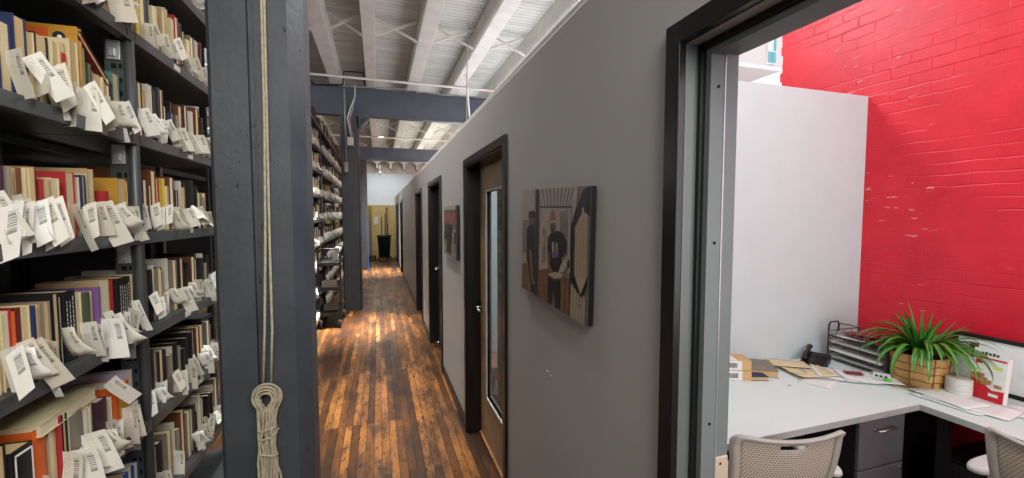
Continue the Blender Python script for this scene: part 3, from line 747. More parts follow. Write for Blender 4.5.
# book truck before the second post
t = empty('book_truck', (-.69, 6.95, 0), 0, 'black book truck with white papers on top beside the second post', 'cart')
for z in (.2, .58, .94): mb('truck_black').box((-.15, -.35, z), (.15, .35, z+.02)).box((-.15, -.35, z), (-.142, .35, z+.09)).box((.142, -.35, z), (.15, .35, z+.05)).obj('shelf', t)
for sy in (-.36, .36):
    b = mb('truck_black').box((-.16, sy-.01, .12), (-.135, sy+.01, 1.1)).box((.135, sy-.01, .12), (.16, sy+.01, 1.1)).tube([(-.148, sy, 1.1), (-.11, sy, 1.17), (.11, sy, 1.17), (.148, sy, 1.1)], .012)
    for z in (.2, .58, .94): b.box((-.14, sy-.008, z-.02), (.14, sy+.008, z+.03))
    b.obj('side_frame', t)
for sx in (-.13, .13):
    for sy in (-.33, .33):
        b = mb('zinc').box((sx-.018, sy-.02, .07), (sx+.018, sy+.02, .12)); b.use('truck_black').tube([(sx-.014, sy, .05), (sx+.014, sy, .05)], .05, 16); b.obj('wheel', t)
for k in range(6):
    o = make_book('folder', .012, .21, .07, 'white' if k % 2 else 'black', False); o.location = (-.60, 6.72+.075*k, .972); o.rotation_euler = (R(-16-k), R(12), 0)
    tag(o, 'white folder standing on the book truck, %s from its near end' % ORD[k], 'folder', 'folders on the book truck')

for k in range(3):
    o = make_book('folder', .05, .09, .2, 'grey', False); o.location = (-.60, 6.62+.09*k, .225 if k == 2 else .605)
    o.name = 'book'; tag(o, 'grey volume on a lower tier of the book truck, %s of three' % ORD[k], 'book', 'volumes on the book truck')
# rubbish bin on a dolly at the end
t = empty('rubbish_bin', (.2, 16.1, 0), 0, 'dark round rubbish bin on a wheeled dolly at the far end', 'bin')
mb('bin').lathe([(.19, .14), (.24, .85), (.26, .86), (.26, .92), (.23, .92), (.18, .2)], seg=28).obj('body', t)
mb('truck_black').lathe([(.22, .10), (.22, .14), (.0, .14)]).obj('dolly', t)
for a in range(5):
    b = mb('truck_black'); cx, cy = .24*math.cos(a*1.257), .24*math.sin(a*1.257); b.tube([(cx-.015, cy, .04), (cx+.015, cy, .04)], .04, 14).box((cx-.02, cy-.02, .07), (cx+.02, cy+.02, .12)); b.obj('wheel', t)
for x, z1, lab in ((.1, 1.6, 'left'), (.22, 1.72, 'tall middle'), (.3, 1.35, 'short')):
    tag(mb('truck_black').tube([(x, 16.05, .3), (x+.03, 16.02, z1)], .016).obj('broom_handle'), 'dark handle standing in the far bin, the %s one' % lab, 'broom')
tag(mb('paper').box((-.16, 16.985, 1.3), (.0, 16.998, 1.58)).obj('paper_notice'), 'white paper notice on the yellow end wall', 'notice')
t = empty('platform_trolley', (-.22, 16.3, 0), 0, 'low black trolley standing left of the far bin', 'trolley')
mb('truck_black').box((-.2, -.3, .1), (.14, .3, .14)).box((-.2, -.3, .14), (-.17, .3, .5)).obj('deck', t)
for sx in (-.15, .1):
    for sy in (-.25, .25): mb('truck_black').tube([(sx-.012, sy, .045), (sx+.012, sy, .045)], .045, 14).box((sx-.01, sy-.01, .06), (sx+.01, sy+.01, .1)).obj('wheel', t)

# ------------------------------------------------------------------ photo canvases on the grey wall
def canvas(name, yn, yf, zt, zb, rot, label):
    """u: 0 at the far (picture-left) side .. 1 near; v: 0 bottom .. 1 top"""
    W, Hh = yf-yn, zt-zb; t = empty('photo_canvas', (WX-.002, (yn+yf)/2, (zt+zb)/2), 0, label, 'picture', group='photo canvases on the grey wall')
    t.rotation_euler = (rot, 0, 0)
    mb('print_black').box((-.02, -W/2, -Hh/2), (-.002, W/2, Hh/2), .002).obj('canvas_board', t)
    return t, W, Hh
class Print:
    def __init__(s, W, Hh): s.W, s.H, s.k = W, Hh, 0; s.b = MB()
    def P(s, m, pts):
        s.k += 1; x = -.0204-.00006*s.k; s.b.use(m)
        v = [s.b.bm.verts.new((x, (.5-u)*s.W, (q-.5)*s.H)) for u, q in pts]; s.b.face(v)
    def rect(s, m, u0, v0, u1, v1): s.P(m, [(u0, v0), (u1, v0), (u1, v1), (u0, v1)])
    def oval(s, m, u, v, a, c): s.P(m, [(u+a*math.cos(k*math.pi/9), v+c*math.sin(k*math.pi/9)) for k in range(18)])
t, W, Hh = canvas('a', 1.127, 1.744, 1.757, 1.330, R(1.9), 'large canvas photo of two people among shelving, beside the office doorway')
p = Print(W, Hh)
def pu(X, Y):
    q = (X-37)/208; y = 1/(.5735*(1-q)+.887*q); top = 55-5*q; bot = 333+110*q
    return ((1.744-y)/.617, (bot-Y)/(bot-top))
def pp(m, *c): p.P(m, [tuple(max(0, min(1, v)) for v in pu(*x)) for x in c])
def po(m, X, Y, a, c): p.P(m, [pu(X+a*math.cos(k*math.pi/9), Y+c*math.sin(k*math.pi/9)) for k in range(18)])
p.rect('print_grey', .0, .0, 1, 1)
pp('print_light', (37, 55), (195, 50), (195, 140), (37, 140))
for k in range(9): pp('print_dark', (92+12*k, 52), (95+12*k, 52), (104+9*k, 104), (102+9*k, 104))
pp('print_dark', (88, 100), (190, 104), (190, 110), (88, 106))
pp('print_light', (88, 106), (190, 110), (190, 280), (88, 280))
pp('print_cream', (92, 112), (112, 150), (112, 270), (92, 280)); pp('print_grey', (97, 160), (108, 170), (108, 255), (97, 262)); pp('print_cream', (99, 180), (103, 182), (103, 215), (99, 216))
pp('print_grey', (150, 118), (188, 112), (188, 240), (150, 240)); pp('print_light', (176, 110), (182, 110), (182, 250), (176, 250))
pp('print_wood', (86, 282), (118, 276), (118, 376), (86, 358)); [pp('print_dark', (86, 296+16*k), (118, 288+18*k), (118, 290+18*k), (86, 298+16*k)) for k in range(4)]
pp('print_light', (38, 235), (50, 232), (50, 262), (38, 264)); pp('print_wood', (38, 264), (52, 262), (56, 345), (38, 334))
# figure on the picture's left
pp('print_black', (50, 165), (58, 152), (76, 152), (84, 172), (86, 250), (82, 352), (66, 345), (60, 300), (52, 240))
po('print_dark', 65, 134, 9, 17); pp('print_black', (54, 132), (56, 116), (70, 112), (76, 122), (75, 134)); pp('skin', (60, 134), (72, 134), (70, 150), (62, 150))
pp('skin', (58, 225), (66, 225), (72, 300), (76, 322), (70, 326), (64, 300))
pp('print_dark', (74, 53), (86, 53), (87, 360), (76, 356)); pp('print_black', (77, 53), (83, 53), (84, 358), (79, 356))
# figure in the middle
pp('print_black', (116, 300), (158, 296), (157, 404), (140, 400), (134, 330), (130, 392), (117, 386))
pp('print_black', (113, 192), (122, 178), (146, 170), (164, 182), (174, 206), (172, 240), (160, 246), (158, 292), (117, 290), (114, 250))
po('skin', 129, 156, 9, 21); pp('cap_pink', (118, 146), (120, 122), (126, 110), (134, 116), (139, 142)); pp('print_light', (119, 144), (140, 141), (140, 147), (119, 150)); pp('print_dark', (121, 160), (137, 158), (136, 176), (124, 178))
pp('skin', (113, 228), (119, 230), (120, 262), (132, 290), (124, 294), (114, 264)); pp('skin', (166, 236), (172, 236), (168, 270), (152, 290), (148, 284), (160, 264))
pp('print_light', (127, 206), (133, 200), (135, 226), (129, 234)); pp('print_light', (139, 206), (144, 204), (145, 226), (140, 230)); pp('print_purple', (126, 232), (150, 228), (148, 244), (130, 248)); pp('print_red', (116, 240), (122, 240), (122, 262), (117, 262))
pp('print_cream', (118, 292), (140, 286), (164, 292), (160, 304), (136, 306)); pp('print_dark', (118, 296), (136, 308), (160, 305), (160, 309), (134, 313))
pp('print_light', (156, 268), (170, 246), (178, 262), (166, 286), (150, 290))
# shelving end and timber on the picture's right
pp('print_wood', (158, 300), (184, 306), (186, 415), (158, 404)); pp('print_dark', (170, 300), (174, 300), (175, 410), (171, 408)); pp('print_cream', (178, 245), (186, 250), (186, 290), (178, 288)); pp('print_black', (176, 258), (184, 250), (184, 276), (178, 280))
pp('print_black', (186, 150), (222, 60), (245, 50), (245, 130), (196, 160), (194, 440), (186, 418))
pp('print_light', (192, 54), (206, 54), (200, 110), (188, 150))
pp('print_cream', (200, 162), (222, 120), (240, 128), (242, 300), (222, 352), (202, 300)); pp('print_light', (220, 110), (226, 108), (227, 130), (221, 132))
for k in range(5): pp('print_dark', (206+7*k, 150-4*k), (207+7*k, 150-4*k), (208+7*k, 305), (207+7*k, 305))
pp('print_black', (196, 290), (222, 352), (243, 300), (243, 330), (222, 376), (196, 318))
for k in range(5): pp('print_cream' if k % 2 else 'print_light', (190+10*k, 318+12*min(k, 3)), (198+10*k, 326+12*min(k, 3)), (198+10*k, 420+6*k), (190+10*k, 415+6*k))
po('ink', 221, 382, 2, 4)
p.b.obj('printed_photo', t)
t, W, Hh = canvas('b', 3.345, 4.055, 1.742, 1.296, R(.6), 'small-looking canvas photo of a person in black between two doors')
p = Print(W, Hh)
p.rect('print_light', 0, 0, 1, 1); p.rect('print_dark', 0, .55, 1, .92); 
for k in range(5): p.rect('print_red', .05+.19*k, .66, .19+.19*k, .86); p.rect('print_light', .02+.19*k, .5, .05+.19*k, .98)
p.rect('print_grey', 0, 0, 1, .4); p.P('print_black', [(.25, .05), (.6, .05), (.66, .4), (.72, .56), (.5, .64), (.3, .6), (.22, .4)]); p.oval('skin', .46, .68, .06, .06)
p.P('print_black', [(.02, .3), (.2, .3), (.24, .58), (.08, .6)]); p.rect('print_black', .78, .28, 1, .5); p.rect('print_dark', .9, 0, 1, 1)
p.b.obj('printed_photo', t)
b = mb('paper'); 
for (y, z) in ((1.51, 1.045), (1.49, 1.05), (1.47, 1.04)): b.box((WX-.0015, y-.004, z-.003), (WX-.0002, y+.004, z+.003))
tag(b.obj('wall_scuffs'), 'tiny white specks on the grey wall under the large canvas', 'paint specks')

# ------------------------------------------------------------------ desks
DY, DX = 1.30, 2.50
pts = [(OX+.02, PY-.004, DZ-.03), (OX+.02, DY, DZ-.03), (DX, DY, DZ-.03), (DX, -1.2, DZ-.03), (RX-.02, -1.2, DZ-.03), (RX-.02, PY-.004, DZ-.03)]
t = empty('corner_desk', (2.0, 1.6, 0), 0, 'L-shaped pale grey desk along partition and red brick wall', 'desk')
def loc(b, name, t, label=None):
    o = b.obj(name, t, label=label); o.matrix_parent_inverse = Matrix.Translation(-t.location); return o
b = mb('desk_top').poly(pts, (0, 0, .03))
loc(b, 'desktop', t)
b = mb('desk_edge').box((OX+.02, DY-.0015, DZ-.029), (DX, DY, DZ-.001)).box((DX-.0015, -1.2, DZ-.029), (DX, DY, DZ-.001)); loc(b, 'edge_band', t, 'slightly darker edge band')
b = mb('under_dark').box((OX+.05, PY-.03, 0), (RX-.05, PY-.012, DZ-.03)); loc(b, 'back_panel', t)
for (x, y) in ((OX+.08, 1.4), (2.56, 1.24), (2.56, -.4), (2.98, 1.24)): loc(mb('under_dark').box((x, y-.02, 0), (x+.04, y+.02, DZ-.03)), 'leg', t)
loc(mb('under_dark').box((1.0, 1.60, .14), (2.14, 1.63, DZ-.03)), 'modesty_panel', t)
# drawer pedestal
t = empty('filing_cabinet', (2.33, 1.36, 0), 0, 'dark grey two-drawer pedestal under the long desk', 'cabinet')
mb('cabinet_dark').box((-.155, 0.012, 0), (.165, .55, .705), .003).obj('body', t)
for (z0, z1) in ((.43, .70), (.10, .425)):
    d = mb('cabinet_front').box((-.155, -.006, z0), (.165, .012, z1-.004), .004).obj('drawer', t)
    b = mb('lever').tube([(-.06, -.006, z1-.075), (-.06, -.035, z1-.075), (.06, -.035, z1-.075), (.06, -.006, z1-.075)], .005, 8); b.box((-.065, -.008, z1-.083), (-.055, -.005, z1-.067)); b.obj('drawer_handle', d)
mb('lever').tube([(.14, -.006, .40), (.14, -.012, .40)], .009, 14).obj('lock', t)

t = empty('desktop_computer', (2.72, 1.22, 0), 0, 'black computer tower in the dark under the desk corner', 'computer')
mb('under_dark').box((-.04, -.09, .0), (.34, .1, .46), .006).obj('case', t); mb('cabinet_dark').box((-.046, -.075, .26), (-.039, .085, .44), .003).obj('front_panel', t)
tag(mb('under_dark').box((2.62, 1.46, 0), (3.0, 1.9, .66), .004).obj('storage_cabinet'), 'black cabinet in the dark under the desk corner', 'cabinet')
tag(mb('paper_grey').box((3.075, 1.14, .42), (RX-.0005, 1.21, .53), .003).obj('wall_outlet'), 'small grey outlet on the wall under the right desk', 'outlet')

# chairs --------------------------------------------------------
def chair(loc_, rz, label):
    """task chair; the sitter faces +y, its back rest is towards -y"""
    t = empty('office_chair', loc_, rz, label, 'chair', group='office chairs at the corner desk')
    W = .212
    def P(u, v, off=0):      # u -1..1, v 0..1 from seat to top
        wid = W*(.88+.14*v) * (1.0 if v < .93 else 1.0)
        x = u*wid
        z = .50 + .37*v + .012*u*u*(v)
        y = -.045 - .085*v - .03*math.sin(v*3.0) + .045*u*u*(1-.15*v) + (-.02*(v-.9)*10 if v > .9 else 0)
        return Vector((x, y-off, z))
    # mesh panel with a slot near the top
    n, m = 22, 24; b = mb('perforated')
    slot = lambda u, v: abs(u) < .23 and .86 < v < .92
    U = [-.86+1.72*j/m for j in range(m+1)]; V = [.03+.90*i/n for i in range(n+1)]
    V = sorted(set([round(x, 4) for x in V if not .84 < x < .95] + [.86, .92, .945])); U = sorted(set([round(x, 4) for x in U if abs(abs(x)-.23) > .02] + [-.23, .23]))
    g = {(i, j): b.bm.verts.new(P(u, v)) for i, v in enumerate(V) for j, u in enumerate(U)}
    for i in range(len(V)-1):
        for j in range(len(U)-1):
            if slot((U[j]+U[j+1])/2, (V[i]+V[i+1])/2): continue
            b.face([g[i, j], g[i, j+1], g[i+1, j+1], g[i+1, j]], [(U[j]*.5+.5, V[i]), (U[j+1]*.5+.5, V[i]), (U[j+1]*.5+.5, V[i+1]), (U[j]*.5+.5, V[i+1])], True)
    o = b.obj('backrest', t); md = o.modifiers.new('thickness', 'SOLIDIFY'); md.thickness = .005
    # rim
    b = mb('chair_frame')
    path = []
    for k in range(0, 15): path.append((-1, .0+.9*k/14))
    path += [(-.985, .95), (-.94, .985), (-.86, 1.0)] + [(-.86+1.72*k/14, 1.0-.012*math.sin(math.pi*k/14)) for k in range(1, 14)] + [(.86, 1.0), (.94, .985), (.985, .95)]
    for k in range(14, -1, -1): path.append((1, .0+.9*k/14))
    path += [(1-2*k/8, .0) for k in range(1, 8)]
    inner = lambda u, v: (max(-.86, min(.86, u*.87)), max(.04, min(.94, v*.95)))
    N = len(path); A, B_, A2, B2 = [], [], [], []
    for (u, v) in path:
        iu, iv = inner(u, v)
        A.append(b.bm.verts.new(P(u, v, -.004))); B_.append(b.bm.verts.new(P(iu, iv, -.006))); A2.append(b.bm.verts.new(P(u, v, .016))); B2.append(b.bm.verts.new(P(iu, iv, .009)))
    for k in range(N):
        q = (k+1) % N
        for X, Y in ((A, B_), (B_, B2), (B2, A2), (A2, A)): b.face([X[k], X[q], Y[q], Y[k]], smooth=True)
    b.obj('back_frame', t)
    b = mb('chair_frame'); pts = [P(-.23+.46*k/8, .86, .002) for k in range(9)] + [P(.25, .89, .002)] + [P(.23-.46*k/8, .92, .002) for k in range(9)] + [P(-.25, .89, .002), P(-.23, .86, .002)]
    b.tube(pts, .003, 8, cap=False); b.obj('grab_handle_rim', t)
    # spine, seat, arms, base
    mb('chair_frame').tube([(0, -.10, .62), (0, -.12, .5), (0, -.06, .42), (0, .12, .40)], [.02, .028, .03, .03], 10).obj('back_support', t)
    b = mb('chair_mesh'); g = []
    for i in range(9):
        v = i/8; row = []
        for j in range(9):
            u = j/4-1; e = 1-.12*abs(2*v-1)**4
            row.append((u*.24*e, -.02+.46*v, .465-.02*max(0, v-.75)*4+.012*u*u))
        g.append(row)
    b.sheet(g); o = b.obj('seat', t); md = o.modifiers.new('thickness', 'SOLIDIFY'); md.thickness = .045
    for s in (-1, 1):
        a = mb('chair_frame').tube([(s*.14, .12, .41), (s*.25, .12, .42), (s*.262, .11, .5), (s*.262, .09, .65)], [.016, .018, .018, .015], 8).obj('arm', t)
        b = mb('arm_pad'); g = []
        ring = [(.045*math.cos(q), .13*math.sin(q)) for q in [2*math.pi*k/20 for k in range(20)]]
        ring = [(math.copysign(abs(x/.045)**.7, x)*.036, math.copysign(abs(y/.13)**.7, y)*.11) for x, y in ring]
        for f, z in ((.8, .645), (1, .65), (1.03, .662), (.98, .672), (.8, .676)): g.append([(s*.262+x*f, .06+y*f, z) for x, y in ring])
        Vv = b.sheet(g, closed=True); b.face(Vv[0][::-1]); b.face(Vv[-1]); b.obj('arm_pad', a, label='pale arm pad')
    mb('chair_black').tube([(0, .14, .40), (0, .14, .1)], .026, 14).obj('column', t)
    b = mb('chair_black')
    for k in range(5):
        a = k*2*math.pi/5+.3; b.tube([(0, .14, .11), (.3*math.cos(a), .14+.3*math.sin(a), .075)], [.028, .016], 8)
    b.obj('base', t)
    for k in range(5):
        a = k*2*math.pi/5+.3; cx, cy = .3*math.cos(a), .14+.3*math.sin(a)
        mb('chair_black').tube([(cx-.02, cy, .032), (cx+.02, cy, .032)], .032, 14).tube([(cx, cy, .06), (cx, cy, .08)], .01).obj('wheel', t)
    return t
chair((1.43, 1.215, 0), R(-13), 'taupe mesh-back office chair at the long desk by the doorway')
chair((2.27, .71, 0), R(-88), 'taupe mesh-back office chair at the desk along the red wall')

# ------------------------------------------------------------------ things on the desk
Z = DZ
def carton(cx, cy, z, rz, label, w=.17, d=.12, h=.055):
    t = empty('cardboard_box', (cx, cy, z), rz, label, 'box', group='cardboard boxes on the long desk')
    mb('cardboard').box((-w/2, -d/2, 0), (w/2, d/2, h), .002).obj('carton', t)
    b = mb('paper').box((-w/2+.002, -d/2-.0012, .002), (w/2-.05, -d/2-.0002, h-.002)).box((-w/2+.02, -d/2, h), (.01, d/2-.03, h+.0008))
    b.obj('shipping_label', t, label='white shipping label with barcode')
    b = mb('ink'); r = random.Random(int(z*999)); x = -w/2+.03
    while x < w/2-.075: q = r.uniform(.001, .004); b.box((x, -d/2-.0018, .014), (x+q, -d/2-.0012, h-.014)); x += q+r.uniform(.001, .003)
    b.obj('barcode', t, label='black barcode')
    return t
carton(1.905, 1.86, Z, R(-22), 'lower of two stacked cardboard boxes with barcode labels')
carton(1.905, 1.862, Z+.057, R(-25), 'upper of two stacked cardboard boxes with barcode labels')
# thick books lying flat
o = make_book('book', .038, .20, .15, 'grey', True); o.rotation_euler = (R(90), 0, R(-35)); o.location = (2.25, 1.915, Z+.0005)
tag(o, 'thick grey book lying flat on the long desk beside the boxes', 'book', 'books lying on the long desk')
mb('paper').box((-.149, .003, -.0006), (-.001, .035, -.0001)).obj('label', o, label='white label on the end of the book')
mb('ink').tube([(-.035, .019, -.0006), (-.035, .019, -.0011)], .013, 20).obj('cover_emblem', o, label='round dark emblem')
o = make_book('book', .022, .2, .14, 'navy', True); o.rotation_euler = (R(90), 0, R(-20)); o.location = (2.12, 1.93, Z+.0005)
tag(o, 'dark blue book lying flat behind the white book', 'book', 'books lying on the long desk')
def sheet(cx, cy, z, w, d, rz, m, name, label, cat='paper', group='papers on the corner desk', curl=.004, seed=0):
    r = random.Random(seed+int(cx*100)); g = []
    for i in range(7):
        g.append([((i/6-.5)*w, (j/6-.5)*d, .0008+curl*(abs(i/3-1)**3*r.uniform(.2, 1)+abs(j/3-1)**3*.4*r.uniform(.2, 1))) for j in range(7)])
    b = mb(m); b.sheet(g); o = b.obj(name); o.location = (cx, cy, z); o.rotation_euler = (0, 0, rz)
    md = o.modifiers.new('thickness', 'SOLIDIFY'); md.thickness = .0006; md.offset = 1
    tag(o, label, cat, group); return o
sheet(2.345, 1.875, Z+.022, .22, .12, R(-32), 'paper_warm', 'envelope', 'yellowish envelope lying behind the flat books', 'envelope')
sheet(2.36, 1.75, Z+.012, .24, .16, R(-14), 'paper_warm', 'envelope', 'tan envelope right of the flat books', 'envelope', curl=.012)
sheet(2.32, 1.665, Z, .20, .15, R(24), 'paper', 'paper_sheet', 'white sheet lying in front of the tan envelope', curl=.003)
sheet(2.45, 1.70, Z+.004, .26, .19, R(-38), 'paper_grey', 'newspaper', 'grey folded newspaper between phone and papers', 'newspaper', curl=.012)
sheet(2.52, 1.66, Z+.008, .30, .2, R(-42), 'paper', 'newspaper', 'printed newspaper spread before the letter tray', 'newspaper', curl=.012)
sheet(2.60, 1.60, Z+.012, .27, .18, R(-36), 'paper', 'magazine', 'pale magazine lying at the foot of the letter tray', 'magazine', curl=.008)
sheet(2.565, 1.645, Z+.022, .09, .05, R(-36), 'print_red', 'magazine', 'small dark picture clipping on the newspaper', 'clipping', curl=.001)
for (x, y, a, lab) in ((1.90, 1.755, 20, 'left'), (1.95, 1.76, -20, 'right')):
    sheet(x, y, Z, .03, .016, R(a), 'paper', 'paper_scrap', 'tiny torn paper scrap before the boxes, %s one' % lab, 'paper scrap', curl=.002)
sheet(2.10, 1.66, Z, .022, .014, R(10), 'cardboard', 'paper_scrap', 'tiny tan paper scrap alone on the desk', 'paper scrap', curl=.002)

# phone
t = empty('desk_phone', (2.585, 1.875, Z), R(-62), 'black desk phone between the partition and the letter tray', 'telephone')
mb('phone').poly([(-.09, -.1, 0), (-.09, .1, 0), (-.09, .1, .075), (-.09, .06, .085), (-.09, -.1, .025)], (.18, 0, 0)).obj('body', t)
b = mb('phone'); b.tube([(-.06, -.1, .052), (-.06, -.085, .064), (-.06, -.03, .085), (-.06, .04, .112), (-.06, .10, .125), (-.06, .115, .113)], [.018, .021, .015, .015, .022, .019], 12); b.obj('handset', t)
b = mb('cabinet_dark')
for i in range(3):
    for j in range(4): b.box((.0+.025*i, -.075+.028*j, .037+.0113*j), (.017+.025*i, -.058+.028*j, .044+.0113*j))
b.obj('keypad', t)
mb('cable_black').tube([(-.07, -.1, .04)]+[(-.09-.012*math.cos(k*1.5), -.12-.006*k, .012+.008*math.sin(k*1.5)) for k in range(14)] + [(-.02, -.13, .01), (.02, -.1, .02)], .003, 6).obj('cord', t)

t.scale = (.75, .8, .62)
# letter tray
t = empty('letter_tray', (2.77, 1.735, Z), R(-3), 'four-tier wire letter tray stacked with magazines and papers', 'letter tray')
for k in range(4):
    z = .012+.048*k; b = mb('tray_wire')
    x0, x1, ya, yb = -.055, .205, -.165, .165
    b.tube([(x0, ya, z), (x1, ya, z), (x1, yb, z), (x0, yb, z), (x0, ya, z)], .003, 6); b.tube([(x0, ya, z+.03), (x1, ya, z+.03), (x1, yb, z+.03), (x0, yb, z+.03)], .003, 6)
    for q in range(12): yy = ya+(yb-ya)*q/11; b.tube([(x0, yy, z), (x1, yy, z)], .0014, 5)
    for q in range(5): xx = x0+(x1-x0)*q/4; b.tube([(xx, ya, z), (xx, ya, z+.03)], .0018, 5); b.tube([(xx, yb, z), (xx, yb, z+.03)], .0018, 5)
    b.obj('tray', t)
for (x, y) in ((-.05, .168), (.2, .168), (-.05, -.168), (.2, -.168)): mb('tray_wire').tube([(x, y, 0), (x, y, .19)], .004, 8).obj('post', t)
b = mb('tray_wire').tube([(-.05, .168, .19), (-.05, .166, .225), (-.04, .165, .24), (.02, .165, .24), (.03, .166, .225), (.03, .168, .175)], .0055, 10).tube([(.03, .166, .225), (.12, .165, .21), (.2, .168, .185)], .0035, 8); b.obj('carry_loop', t)
for k, (m, lab) in enumerate((('paper_grey', 'lowest'), ('paper', 'second'), ('paper', 'third'))):
    g = empty('paper_stack', (2.835, 1.735, Z+.018+.048*k), R(-3), 'white papers lying in the %s tier of the letter tray' % lab, 'paper', 'papers in the letter tray')
    mb(m).box((-.11-.015*(k == 1), -.15, 0), (.12, .15, .012), .001).obj('sheets', g); mb('paper_grey').box((-.12, -.14, .012), (.1, .12, .016), .0005).obj('top_sheet', g)
for k, (m, dx, a, lab) in enumerate((('paper_grey', -.02, 6, 'pale grey'), ('paper', .02, -9, 'white printed'), ('print_red', -.01, -14, 'lower red printed'), ('print_red', .035, 12, 'topmost red and black'))):
    sheet(2.83+dx, 1.735-.02*k, Z+.166+.0075*k, .2, .27, R(a), m, 'magazine', '%s magazine on the top tier of the letter tray' % lab, 'magazine', 'magazines on top of the letter tray', curl=.01, seed=k)

# spider plant in a woven basket
t = empty('potted_plant', (2.825, 1.475, Z), R(8), 'green spider plant in a woven wooden basket by the red wall', 'plant')
b = mb('basket_wood')
def bas(a, z):
    e = 1+.12*z/.17; c, s_ = math.cos(a), math.sin(a); q = 3.2
    return (math.copysign(abs(c)**(2/q), c)*.115*e, math.copysign(abs(s_)**(2/q), s_)*.105*e)
NS = 40
g = []
for k in range(13):
    z = .17*k/12; row = []
    for j in range(NS):
        x, y = bas(2*math.pi*j/NS, z); wv = 1+.025*math.sin(j*math.pi/2.5+(k//3)*math.pi); row.append((x*wv, y*wv, z))
    g.append(row)
g += [[(x*.93, y*.93, z) for x, y, z in g[12]], [(x*.93, y*.93, .14) for x, y, z in g[12]]]
V = b.sheet(g, closed=True); b.face(V[0][::-1])
b.obj('basket', t)
b = mb('basket_dark')
for k in range(1, 4):
    z = .17*k/4
    b.tube([(bas(a, z)[0]*1.02, bas(a, z)[1]*1.02, z+.003*math.sin(a*8)) for a in [2*math.pi*q/40 for q in range(41)]], .0022, 5)
for j in range(0, 40, 5): b.tube([(bas(2*math.pi*j/40, .17*q/6)[0]*1.02, bas(2*math.pi*j/40, .17*q/6)[1]*1.02, .17*q/6) for q in range(7)], .002, 5)
b.obj('weave_lines', t, label='darker lines between the woven strips')
mb('soil').lathe([(.10, .13), (.09, .145), (.0, .15)], seg=20).obj('soil', t)
r = random.Random(21)
for k in range(92):
    a = r.uniform(0, 2*math.pi)
    if k % 3 == 0: a = R(r.uniform(130, 290))
    L = r.uniform(.25, .42); up = r.uniform(.45, 1.05) if k < 70 else r.uniform(.9, 1.25)
    w0 = r.uniform(.012, .019)*(1 if k < 70 else .8); n = 12; pts = []; dirv = Vector((math.cos(a), math.sin(a), 0)); p = Vector((.02*math.cos(a), .02*math.sin(a), .145)); el = up*1.25 ; droop = r.uniform(1.9, 3.1) if k < 70 else r.uniform(.1, .9)
    for i in range(n+1):
        pts.append(p.copy()); e = el-droop*(i/n)**1.3; p = p+(dirv*math.cos(e)+Vector((0, 0, math.sin(e))))*(L/n)
        lim = t.location.x+p.x*math.cos(R(8))-p.y*math.sin(R(8))
        if lim > RX-.02: p.x -= (lim-(RX-.02))
        if math.hypot(p.x, p.y) < .16: p.z = max(p.z, .176)
        p.z = max(p.z, .01)
    if k >= 70:
        for q_ in pts: q_.x *= .8; q_.z = .145+(q_.z-.145)*.82
    side = Vector((-math.sin(a), math.cos(a), 0)); g = []
    for i, q in enumerate(pts):
        f = i/n; w = w0*(math.sin(math.pi*min(1, .22+f*.86))**.6 if f < .97 else .08)*(1-f**3*.7)
        g.append([q-side*w+Vector((0, 0, w*.45)), q, q+side*w+Vector((0, 0, w*.45))])
    b = mb('leaf'); b.sheet(g); b.obj('leaf', t)

# small things round the basket
tag(mb('lime').lathe([(.0, 0), (.016, .0), (.018, .004), (.016, .009), (.0, .01)], c=(2.632, 1.515, Z+.018), seg=20).obj('green_disc'), 'small lime green disc lying left of the basket', 'disc')
o = sheet(2.672, 1.445, Z+.002, .12, .075, R(-52), 'paper_warm', 'barcode_card', 'cream card with a printed panel in front of the basket', 'card', curl=.004)
b = mb('ink')
for k in range(7): b.box((-.035+.01*k, -.024, .0045), (-.031+.01*k, .024, .0049))
b.obj('printed_bars', o)
tag(mb('yellow').box((2.735, 1.345, Z+.001), (2.85, 1.365, Z+.013), .002).obj('sticky_note_pad'), 'thin yellow strip lying at the foot of the basket', 'note pad')
t = empty('cardboard_box', (2.70, 1.57, Z), R(-60), 'tiny white printed box left of the basket', 'box'); t.location.x -= .02
mb('paper').box((-.04, -.012, 0), (.04, .02, .032), .001).obj('carton', t); b = mb('ink'); [b.box((-.03+.02*k, -.0125, .008), (-.018+.02*k, -.012, .024)) for k in range(3)]; b.obj('printed_panel', t)

# roll stack and glass jar
t = empty('plastic_cup_stack', (2.815, 1.31, Z), 0, 'stack of white ribbed lids between basket and leaflet', 'lid stack')
prof = []
for k in range(6): prof += [(.044, .015*k+.001), (.0475, .015*k+.004), (.0475, .015*k+.010), (.044, .015*k+.014)]
mb('roll_white').lathe(prof+[(.0, .09)], seg=28).obj('ribbed_lids', t); t.scale = (1.08, 1.08, 1.0)
t = empty('glass_jar', (2.90, 1.36, Z), 0, 'clear round glass jar behind the white stack', 'jar')
mb('jar_glass').lathe([(.035, 0), (.05, .02), (.056, .09), (.052, .15), (.036, .185), (.03, .19), (.033, .185), (.049, .148), (.053, .09), (.047, .022), (.0, .006)], seg=28).obj('glass', t)
mb('food').lathe([(.0, .008), (.044, .024), (.05, .06), (.03, .08), (0, .085)], seg=20).obj('contents', t)

